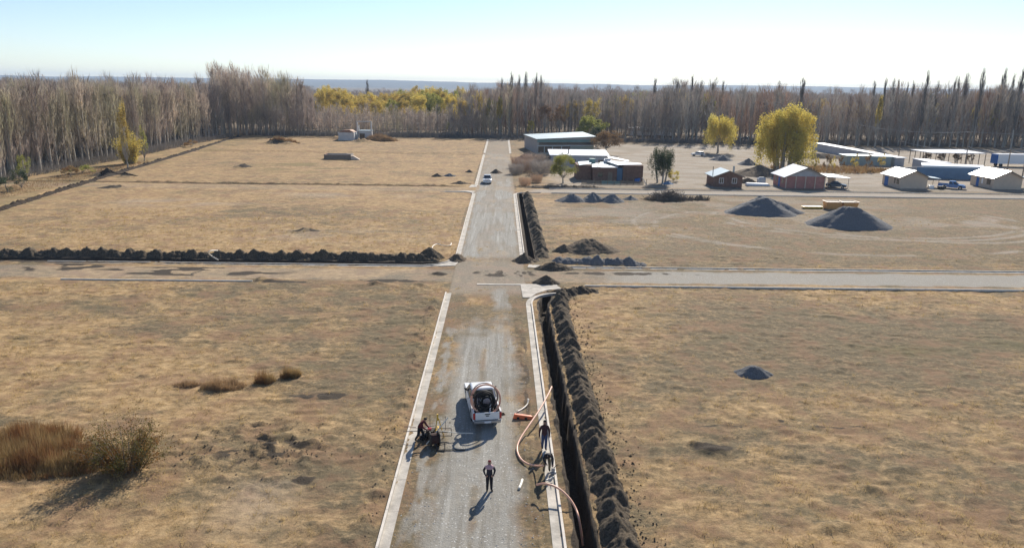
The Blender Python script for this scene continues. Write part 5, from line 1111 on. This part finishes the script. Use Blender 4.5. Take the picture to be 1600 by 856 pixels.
# the upright coil of orange pipe in the bed (turns strapped together)
def coil(name, label, c, r0, turns, tube_r, m_, tilt, yawz, spread, cat='pipe coil', seed=1, jit=0.):
    rr = random.Random(seed); mb = MB(); Rm = Matrix.Rotation(yawz, 3, 'Z')@Matrix.Rotation(tilt, 3, 'X')
    for k in range(turns):
        r_ = r0*(1-.02*rr.random()*3); off = (k-(turns-1)/2)*spread; ph = rr.random()*6; ex = rr.uniform(-.02, .02)
        r_ *= 1-rr.random()*jit*2; Rk = Rm@Matrix.Rotation(rr.uniform(-1, 1)*jit, 3, 'X')@Matrix.Rotation(rr.uniform(-1, 1)*jit, 3, 'Y')
        pts = [Rk@Vector(((r_+ex)*math.cos(a), (r_-ex)*math.sin(a), off+.03*math.sin(a*2+ph))) for a in [ph+i*2*math.pi/40 for i in range(41)]]
        mb.tube(pts, tube_r, 7, cap=False)
    o = mb.build(name, m_, smooth=True); o.location = c; return tag(o, label, cat)
coil('pipe_coil', 'big upright hoop of orange pipe standing in the bed of the white pickup', tw(.0, .70, 1.62), .93, 5, .034, MPIPE, R(74), TRR, .055, seed=1)
coil('pipe_coil', 'thinner pale hoop of pipe leaning on the cab inside the orange hoop', tw(.02, 1.45, 1.50), .86, 3, .026, mat('dull_pipe', (.35, .25, .2), .5), R(62), TRR, .05, seed=2)
coil('hose_coil', 'fat black hose coil filling the middle of the pickup bed', tw(-.04, .9, 1.42), .68, 7, .04, MBLACK, R(64), TRR+.15, .07, seed=3, jit=.16)
coil('hose_coil', 'smaller black hose coil inside the fat one in the pickup bed', tw(.1, 1.05, 1.30), .45, 8, .045, MBLACK, R(52), TRR-.3, .07, seed=4, jit=.2)
coil('hose_coil', 'black hose coil lying flat on the pickup bed floor', tw(-.15, .85, .80), .62, 5, .045, MBLACK, R(4), 0, .06, seed=6)
tag(MB().tube([tw(.22, .5, .8), tw(.42, 1.2, 1.75)], .05, 8).build('pipe_offcut', MWHITE), 'white pipe offcut slanting through the load of the pickup bed', 'pipe')
rr = random.Random(8); mbx = MB()
for i in range(9):
    cx, cy, cz, s_ = rr.uniform(-.5, .5), rr.uniform(.3, 1.5), rr.uniform(.66, .95), rr.uniform(.1, .2); a = [tw(cx+dx*s_, cy+dy*s_, cz) for dx, dy in ((-1, -1), (1, -1), (1, 1), (-1, 1))]; mbx.hull([p for p in a], [p+Vector((rr.uniform(-.03, .03), 0, s_*.9)) for p in a])
tag(mbx.build('tool_bags', MBLACK, bevel=.03), 'dark bags and tools piled under the coils in the pickup bed', 'tool bags')
pickup('white pickup with a white bull bar, facing the camera far down the gravel road', -2.9, 162.2, math.pi, MCARW, bars=True)
def car(label, x, y, rz, paint, L_=4.1, hatch=True, cat='car'):
    T = thing('parked_car', label, cat, (x, y, 0), rz); W2 = .84; fr, rr_ = L_-.8, .75; q = 1.0
    lo = [(.05, .35)]+arch(rr_, .38, .33)+arch(fr, .38, .33)+[(L_-.1, .35), (L_, .5), (L_-.06, .72), (L_-.3, .82), (L_*.72, .92), (.1 if hatch else .12, .95), (0, .75)]
    MB().extr(lo, -W2, W2).build('body', paint, T, bevel=.05)
    greenhouse(T, .12 if hatch else .75, .45 if hatch else 1.25, L_*.55, L_*.73, .92, 1.42, .78, .62, paint)
    for s in (-1, 1):
        for yy in (rr_, fr): wheel(T, s*(W2-.1), yy, .31, .2, s)
        MB().box(*sorted((s*.5, s*.8)), -.03, .06, .6, .78).build('tail_light', MRED, T); MB().box(*sorted((s*.5, s*.78)), L_-.12, L_+.01, .58, .72).build('headlight', MLAMP, T)
    return T
car('white hatchback parked on the pale yard left of the round yellow willow', 63.6, 231.8, R(88), MCARS if False else MCARW, 4.0)
x, y = at(1148, 219); car('silver car far away between the two willows, left of its neighbour', x, y, R(85), MCARS, 4.2)
x, y = at(1163, 218); car('dark car far away between the two willows, right of its neighbour', x+1.5, y-3, R(80), MCARD, 4.2)
pickup('blue and white pickup parked right of the lean-to of the beige house', 96.3, 160.6, R(-125), MCARB)
car('dark teal car half hidden in the shadow of the carport of the pink house', 70.9, 159.4, R(-118), MCARD, 4.2, False)
tag(MB().box(-.5, .5, -.4, .4, 0, .8).build('covered_crate', MWHITE, bevel=.06), 'white box on the grass between the beige house and the blue and white pickup', 'box').location = (93.6, 158.6, 0)
tag(MB().box(-.55, .55, -.4, .4, 0, .75).build('dark_bin', MBLACK, bevel=.05), 'black bin beside the white box at the beige house', 'bin').location = (95.3, 157.8, 0)

# ---------------------------------------------------------------- pipes and gear by the road
def gpipe(name, label, px_pts, r_, m_, z=None, cat='pipe', n=8):
    pts = []
    for q in px_pts:
        zz = q[2] if len(q) > 2 else .05
        x, y = at(q[0], q[1], zz); pts.append((x, y, zz))
    return tag(MB().tube(smoothpath(pts, n), r_, 8).build(name, m_, smooth=True), label, cat)
gpipe('bent_pipe', 'long S-curved orange pipe arching over the right gutter above the men', [(862, 604, 1.1), (856, 617, .95), (843, 640, .7), (826, 665, .45), (813, 685, .25), (808, 700, .12), (812, 714, .1), (822, 723, .1), (836, 727, .3), (849, 727, .75)], .055, MPIPE)
gpipe('bent_pipe', 'orange pipe curving from the bending man down into the near right trench', [(838, 757, .6), (850, 755, .75), (866, 759, .7), (880, 768, .55), (892, 781, .35), (900, 795, .15), (904, 808, .0), (908, 830, -.6), (911, 852, -1.2)], .055, MPIPE)
gpipe('cut_pipe', 'short pale bent pipe piece on the ground right of the pickup', [(808, 643, .05), (817, 638, .06), (824, 631, .12), (825, 623, .3)], .05, MPIPEW)
gpipe('cut_pipe', 'short straight pale pipe stub left of the bending man', [(811, 763, .06), (814, 756, .06), (816, 749, .07)], .08, MPIPEW)
gpipe('cut_pipe', 'small curved pale pipe piece at the feet of the bending man', [(853, 750, .2), (859, 748, .2), (865, 744, .25)], .045, MPIPEW)
gpipe('bent_pipe', 'pale pipe hooked over the black soil row in the left field', [(341, 406, .9), (334, 402, 1.1), (327, 397, 1.5), (326, 393, 1.9), (332, 391.5, 1.9), (340, 391.5, 1.7)], .06, MPIPEW)
gpipe('bent_pipe', 'pale pipe loop lying in the field left of the far kerb', [(675, 388, .1), (677, 384, .15), (684, 381, .2), (690, 383, .15), (698, 384, .1), (704, 383, .1), (705, 380, .2)], .06, MPIPEW)
# orange barrier lying on the ground
x, y = at(817, 654); S = thing('barrier', 'flattened orange plastic barrier lying right of the pickup', 'barrier', (x, y, .02), R(-4))
MB().hull([(-.62, -.12, 0), (.55, -.14, 0), (.72, .02, 0), (.55, .2, 0), (-.62, .2, 0)], [(-.55, -.05, .28), (.5, -.06, .2), (.62, .02, .16), (.5, .14, .2), (-.55, .12, .3)]).build('body', MORANGE, S, bevel=.03)
for cx in (-.3, .2): MB().box(cx-.08, cx+.08, -.16, -.13, .02, .14).build('foot', MBLACK, S)
# work site at left gutter
def gl(px, py, z=0): x, y = at(px, py, z); return Vector((x, y, z))
bx, by = at(679, 696)
S = thing('cable_drum', 'dark round drum on the verge in front of the welding stand', 'drum', (bx, by, 0), R(15))
MB().tube([(-.28, 0, .45), (-.22, 0, .45)], .45, 18).build('flange', MIRON, S); MB().tube([(.22, 0, .45), (.28, 0, .45)], .45, 18).build('flange', MIRON, S)
MB().tube([(-.22, 0, .45), (.22, 0, .45)], .33, 18).build('core', mat('rust_brown', (.05, .022, .018), .8), S)
bx, by = at(674, 683); S = thing('generator', 'small dark generator behind the round drum on the verge', 'generator', (bx, by, 0), R(20))
MB().box(-.3, .3, -.2, .2, .12, .5).build('engine', MIRON, S, bevel=.04); fr_ = MB()
for cx in (-.36, .36):
    for cy in (-.25, .25): fr_.tube([(cx, cy, 0), (cx, cy, .6)], .018, 6)
    fr_.tube([(cx, -.25, .6), (cx, .25, .6)], .018, 6)
for cy in (-.25, .25): fr_.tube([(-.36, cy, .6), (.36, cy, .6)], .018, 6)
fr_.build('frame', MIRON, S); MB().tube([(-.1, 0, .5), (-.1, 0, .62)], .12, 10).build('fuel_cap', MRED, S)
bx, by = at(684, 683); S = thing('pipe_stand', 'yellow three legged stand holding the long pale pole', 'stand', (bx, by, 0))
for a in (0, 2.1, 4.2): MB().tube([(.38*math.cos(a), .38*math.sin(a), 0), (.05*math.cos(a), .05*math.sin(a), 1.25)], .03, 6).build('leg', MYEL, S)
MB().tube([(0, 0, 1.1), (0, 0, 1.5)], .05, 8).build('head', MYEL, S); MB().box(-.06, .06, -.3, .3, .55, .6).build('brace', MYEL, S)
bx, by = at(676, 686); S = thing('toolbox', 'black toolbox on the verge between the man in dark red and the stand', 'toolbox', (at(663, 684)[0], at(663, 684)[1], 0), .3)
MB().box(-.28, .28, -.15, .15, 0, .26).build('box', MBLACK, S, bevel=.02); MB().tube([(-.12, 0, .26), (-.1, 0, .33), (.1, 0, .33), (.12, 0, .26)], .015, 6).build('handle', MBLACK, S)
tag(MB().tube([gl(666, 694, .1), gl(700, 652, 1.2)], .035, 8).build('pole', MPIPEW), 'long pale pole slanting across the yellow stand', 'pole')
tag(MB().tube([gl(690, 673, .55), gl(715, 676, .35), gl(739, 676.5, .25)], .03, 8).build('pole', MPIPEW), 'pale pipe reaching from the stand into the shadow of the pickup', 'pole')
tag(MB().tube([gl(630, 674, .5), gl(652, 673, .55), gl(700, 675, .4)], .022, 6).build('rod', MIRON), 'long dark rod lying behind the man in dark red', 'rod')
tag(MB().tube([gl(631, 666, .75), gl(650, 667, .8)], .02, 6).build('rod', MRUST), 'thin rusty rod held level by the man in dark red', 'rod')
def frame_gate(label, A, B, Cc, D, r_=.022):
    mb = MB(); 
    for p, q in ((A, B), (B, Cc), (Cc, D), (D, A)): mb.tube([p, q], r_, 6)
    return tag(mb.build('steel_frame', MIRON), label, 'frame')
frame_gate('rectangular dark steel frame lying nearest the camera beside the drum', gl(682, 691, .3), gl(695, 691, .3), gl(695, 704, .05), gl(682, 703, .05), .028)
frame_gate('wide dark steel frame standing behind the yellow stand', gl(672, 669, .5), gl(705, 669, .5), gl(705.5, 680.5, .25), gl(668, 680.5, .25))
tag(MB().tube([gl(682, 702.5, .05), gl(710, 702, .05), gl(727, 702.6, .04)], .03, 6).build('rod', MIRON), 'dark rod on the gravel reaching right from the near steel frame', 'rod')
for q, l in (((672, 669, 655), 'thin upright rod at the left corner of the wide steel frame'), ((696, 671, 658), 'thin upright rod right of the yellow stand')):
    a = gl(q[0], q[1]); tag(MB().tube([a, a+Vector((0, 0, .9))], .015, 6).build('stake', MIRON), l, 'stake')
for px, py, l, r_ in ((703, 660, 'small dark stone on the gravel left of the pickup', .1), (786, 647, 'brown rock right behind the pickup', .22), (667, 652, 'dark clod on the verge behind the man in dark red', .1)):
    x, y = at(px, py); pile('rock', l, x, y, r_, r_*.8, r_*.9, MSB, 'rock', int(px), rough=1.2)
bx, by = at(864, 742); S = thing('compactor', 'small pale machine on the gutter right of the bending man', 'machine', (bx, by, .05), .3)
MB().box(-.15, .15, -.12, .12, 0, .18).build('base', MRIM, S, bevel=.03); MB().tube([(0, 0, .2), (0, 0, .4)], [.11, .09], 10).build('motor', MGREYB, S); MB().tube([(0, -.1, .45), (.1, -.35, .75)], .02, 6).build('handle', MIRON, S)

# ---------------------------------------------------------------- people
def person(label, loc, rz, J, cols, hair_col, hat=None, sc_=1.0):
    """J: joints in metres, figure facing -Y. cols: materials per body zone."""
    E_ = [('pel', 'sp'), ('sp', 'ch'), ('ch', 'nk'), ('nk', 'hd'), ('hd', 'tp')]
    for s in 'lr': E_ += [('ch', 'sh'+s), ('sh'+s, 'el'+s), ('el'+s, 'wr'+s), ('wr'+s, 'pa'+s), ('pel', 'hp'+s), ('hp'+s, 'kn'+s), ('kn'+s, 'an'+s), ('an'+s, 'to'+s)]
    Rd = dict(pel=(.175, .14), sp=(.175, .135), ch=(.195, .145), nk=(.06, .06), hd=(.088, .098), tp=(.072, .078), sh=(.09, .09), el=(.062, .062), wr=(.042, .042), pa=(.042, .03), hp=(.115, .115), kn=(.085, .085), an=(.065, .065), to=(.05, .04))
    names = list(J); me = bpy.data.meshes.new('p'); me.from_pydata([J[k] for k in names], [(names.index(a), names.index(b)) for a, b in E_], [])
    o = bpy.data.objects.new('p', me); C.objects.link(o); sm = o.modifiers.new('s', 'SKIN'); sm.branch_smoothing = .6
    for i, k in enumerate(names):
        r_ = Rd.get(k) or Rd[k[:2]]; me.skin_vertices[0].data[i].radius = r_; me.skin_vertices[0].data[i].use_root = (k == 'pel')
    sb = o.modifiers.new('d', 'SUBSURF'); sb.levels = 2; sb.render_levels = 2
    dg = bpy.context.evaluated_depsgraph_get(); m2 = bpy.data.meshes.new_from_object(o.evaluated_get(dg)); bpy.data.objects.remove(o)
    zone = {('hd', 'tp'): 0, ('nk', 'hd'): 0}
    def z_of(a, b):
        if (a, b) in zone: return 0
        k = b[:2]
        return {'sp': 1, 'ch': 1, 'nk': 1, 'sh': 1, 'el': 1, 'wr': 1, 'pa': 0, 'hp': 2, 'kn': 2, 'an': 2, 'to': 3}[k]
    segs = [(Vector(J[a]), Vector(J[b]), z_of(a, b)) for a, b in E_]
    m2.materials.clear()
    for m_ in cols: m2.materials.append(m_)
    for p in m2.polygons:
        best = (9e9, 0)
        for a, b, z in segs:
            d_ = b-a; t_ = max(0, min(1, (p.center-a).dot(d_)/d_.length_squared)); q = (p.center-(a+d_*t_)).length-(.03 if z == 1 else 0)
            if q < best[0]: best = (q, z)
        p.material_index = best[1]; p.use_smooth = True
    # fingers, nose and ears joined into the same body mesh
    mb = MB()
    for s in 'lr':
        pa = Vector(J['pa'+s]); wr = Vector(J['wr'+s]); d_ = (pa-wr).normalized(); side = d_.cross(Vector((0, 1, 0)));
        if side.length < .2: side = d_.cross(Vector((0, 0, 1)))
        side.normalize(); nrm = d_.cross(side); sg = 1 if s == 'l' else -1
        for k, ln in enumerate((.070, .078, .072, .056)):
            b0 = pa-d_*.01+side*(k-1.5)*.019; mb.tube([b0, b0+d_*ln*.5+nrm*.004, b0+d_*ln*.8+nrm*.02, b0+d_*ln+nrm*.04], [.0095, .009, .008, .006], 6)
        b0 = wr+d_*.035+side*.03*sg; mb.tube([b0, b0+side*.03*sg+d_*.02, b0+side*.04*sg+d_*.055], [.012, .011, .008], 6)
    hd = Vector(J['hd']); tp = Vector(J['tp']); up_ = (tp-hd).normalized(); fw_ = (Vector((0, -1, 0))-up_*Vector((0, -1, 0)).dot(up_)).normalized(); rt_ = fw_.cross(up_)
    mb.tube([hd+fw_*.085+up_*.045, hd+fw_*.115+up_*.01, hd+fw_*.09], [.010, .018, .012], 6)
    for s in (-1, 1): mb.tube([hd+rt_*.085*s+up_*.04, hd+rt_*.10*s+up_*.02, hd+rt_*.088*s-up_*.02], [.012, .018, .01], 6)
    k0 = len(m2.vertices); bm = bmesh.new(); bm.from_mesh(m2); vs = [bm.verts.new(q) for q in mb.v]
    for f in mb.f:
        try: ff = bm.faces.new([vs[i] for i in f]); ff.material_index = 0
        except ValueError: pass
    bm.to_mesh(m2); bm.free(); m2.name = 'person'
    B = link('person', m2); B.location = loc; B.rotation_euler.z = rz; B.scale = (sc_,)*3; tag(B, label, 'person')
    # hair cap and eyes
    h_ = MB(); c_ = hd+up_*.055-fw_*.012; n1, n2 = 12, 7; v = []; f = []
    for i in range(n2):
        th = i/(n2-1)*1.75
        for k in range(n1):
            a = 2*math.pi*k/n1; v.append(c_+(fw_*math.cos(a)*math.sin(th)*(.100 if math.cos(a) < .3 else .092)+rt_*math.sin(a)*math.sin(th)*.094+up_*math.cos(th)*.112-(-up_*0 if math.cos(a) < .3 else -up_*.05*math.sin(th))))
    for i in range(n2-1):
        for k in range(n1): f.append((i*n1+k, i*n1+(k+1) % n1, (i+1)*n1+(k+1) % n1, (i+1)*n1+k))
    h_.add(v, f); h_.build('hat' if hat else 'hair', hat or hair_col, B, smooth=True)
    e_ = MB()
    for s in (-1, 1):
        q = hd+fw_*.088+up_*.035+rt_*.032*s; e_.hull([q+rt_*.012+up_*.006, q+rt_*.012-up_*.006, q-rt_*.012-up_*.006, q-rt_*.012+up_*.006], [p+fw_*.008 for p in (q+rt_*.01+up_*.005, q+rt_*.01-up_*.005, q-rt_*.01-up_*.005, q-rt_*.01+up_*.005)])
    q = hd+fw_*.088-up_*.035; e_.hull([q+rt_*.02+up_*.004, q+rt_*.02-up_*.004, q-rt_*.02-up_*.004, q-rt_*.02+up_*.004], [p+fw_*.008 for p in (q+rt_*.02+up_*.004, q+rt_*.02-up_*.004, q-rt_*.02-up_*.004, q-rt_*.02+up_*.004)])
    e_.build('eyes_and_mouth', MIRON, B)
    return B
SK = mat('skin', (.45, .26, .18), .6); MJD = mat('dark_jacket', (.02, .02, .03), .8); MJR = mat('dark_red_jacket', (.10, .018, .025), .85); MJN = mat('navy_trousers', (.05, .07, .15), .9); MJB = mat('black_trousers', (.015, .015, .02), .9)
MBOOT = mat('boots', (.03, .025, .02), .7); MHAIR = mat('dark_hair', (.02, .015, .012), .7); MCAP = mat('red_cap', (.30, .05, .05), .7); MJK = mat('khaki_trousers', (.16, .14, .09), .9); MYOKE = mat('grey_pink_yoke', (.52, .33, .35), .85); MJM = mat('maroon_shirt', (.06, .025, .03), .85)
base = dict(pel=(0, 0, .95), sp=(0, .01, 1.13), ch=(0, 0, 1.36), nk=(0, -.01, 1.50), hd=(0, -.03, 1.60), tp=(0, -.02, 1.69),
    shl=(.17, 0, 1.40), ell=(.26, .02, 1.13), wrl=(.24, -.04, .88), pal=(.235, -.06, .80), shr=(-.17, 0, 1.40), elr=(-.26, .02, 1.13), wrr=(-.24, -.04, .88), par=(-.235, -.06, .80),
    hpl=(.09, 0, .88), knl=(.10, -.01, .48), anl=(.11, .02, .08), tol=(.13, -.13, .045), hpr=(-.09, 0, .88), knr=(-.10, -.01, .48), anr=(-.11, .02, .08), tor=(-.13, -.13, .045))
# man in the road, hands in jacket pockets, elbows out, facing the camera
j = dict(base); j.update(ell=(.29, .07, 1.14), wrl=(.22, -.07, .96), pal=(.18, -.11, .91), elr=(-.30, .07, 1.15), wrr=(-.22, -.07, .96), par=(-.18, -.11, .91), tol=(.17, -.12, .045))
P1 = person('man in black with pale shoulders and red cap standing on the gravel road', (-.42, 34.2, 0), .05, j, [SK, MJD, MJB, MBOOT], MHAIR, MCAP, 1.0)
yk = MB(); 
for zc, ra, rb in ((1.30, .215, .16), (1.40, .235, .155), (1.47, .15, .12), (1.52, .08, .08)): yk.v += [(ra*math.cos(a), rb*math.sin(a), zc) for a in [i*2*math.pi/16 for i in range(16)]]
for i in range(3):
    for k in range(16): yk.f.append((i*16+k, i*16+(k+1) % 16, (i+1)*16+(k+1) % 16, (i+1)*16+k)); yk.m.append(0)
yk.build('jacket_yoke', MYOKE, P1, smooth=True)
# man in dark shirt and jeans, seen from behind, walking away along the gutter
j = dict(base); j.update(ell=(.27, .0, 1.12), elr=(-.27, .0, 1.12), wrl=(.28, -.05, .88), pal=(.28, -.07, .80), wrr=(-.28, -.05, .88), par=(-.28, -.07, .80), knl=(.09, -.06, .48), anl=(.09, .0, .08), tol=(.10, -.15, .045), knr=(-.08, .02, .48), anr=(-.08, .14, .10), tor=(-.08, .01, .045))
person('man in dark shirt and blue jeans standing on the right gutter, arms hanging, face down', (2.66, 38.6, .06), .1, j, [SK, MJM, MJN, MBOOT], MHAIR, None, 1.05)
# man bending forward over the gutter, reaching to the pipe
j = dict(base); j.update(pel=(0, .12, .86), sp=(0, .02, 1.0), ch=(0, -.22, 1.14), nk=(0, -.36, 1.20), hd=(0, -.46, 1.20), tp=(0, -.53, 1.22), shl=(.17, -.24, 1.15), ell=(.25, -.28, .88), wrl=(.22, -.42, .68), pal=(.20, -.48, .62), shr=(-.17, -.24, 1.15), elr=(-.28, -.28, .9), wrr=(-.16, -.42, .74), par=(-.12, -.48, .69),
    hpl=(.10, .12, .82), knl=(.14, .0, .46), anl=(.15, .08, .08), tol=(.17, -.07, .045), hpr=(-.10, .12, .82), knr=(-.14, .02, .46), anr=(-.15, .1, .08), tor=(-.17, -.05, .045))
person('man in black jacket and khaki trousers bending over the right gutter', (2.68, 36.1, .05), .15, j, [SK, MJD, MJK, MBOOT], MHAIR, None, 1.0)
# man in dark red, leaning forward beside the stand, facing right
j = dict(base); j.update(pel=(0, .06, .92), sp=(0, .0, 1.08), ch=(0, -.14, 1.27), nk=(0, -.24, 1.37), hd=(0, -.31, 1.43), tp=(0, -.35, 1.51), shl=(.17, -.15, 1.30), ell=(.22, -.26, 1.05), wrl=(.16, -.46, .92), pal=(.14, -.53, .89), shr=(-.17, -.15, 1.30), elr=(-.22, -.26, 1.05), wrr=(-.16, -.46, .92), par=(-.14, -.53, .89),
    hpl=(.09, .05, .85), knl=(.10, -.14, .48), anl=(.10, -.02, .08), tol=(.12, -.17, .045), hpr=(-.09, .05, .85), knr=(-.10, .08, .47), anr=(-.10, .30, .12), tor=(-.11, .18, .045))
person('man in dark red jacket stepping off the left gutter towards the yellow stand', (-4.55, 39.6, 0), R(70), j, [SK, MJR, MJB, MBOOT], MHAIR, None, 1.0)
print('done')
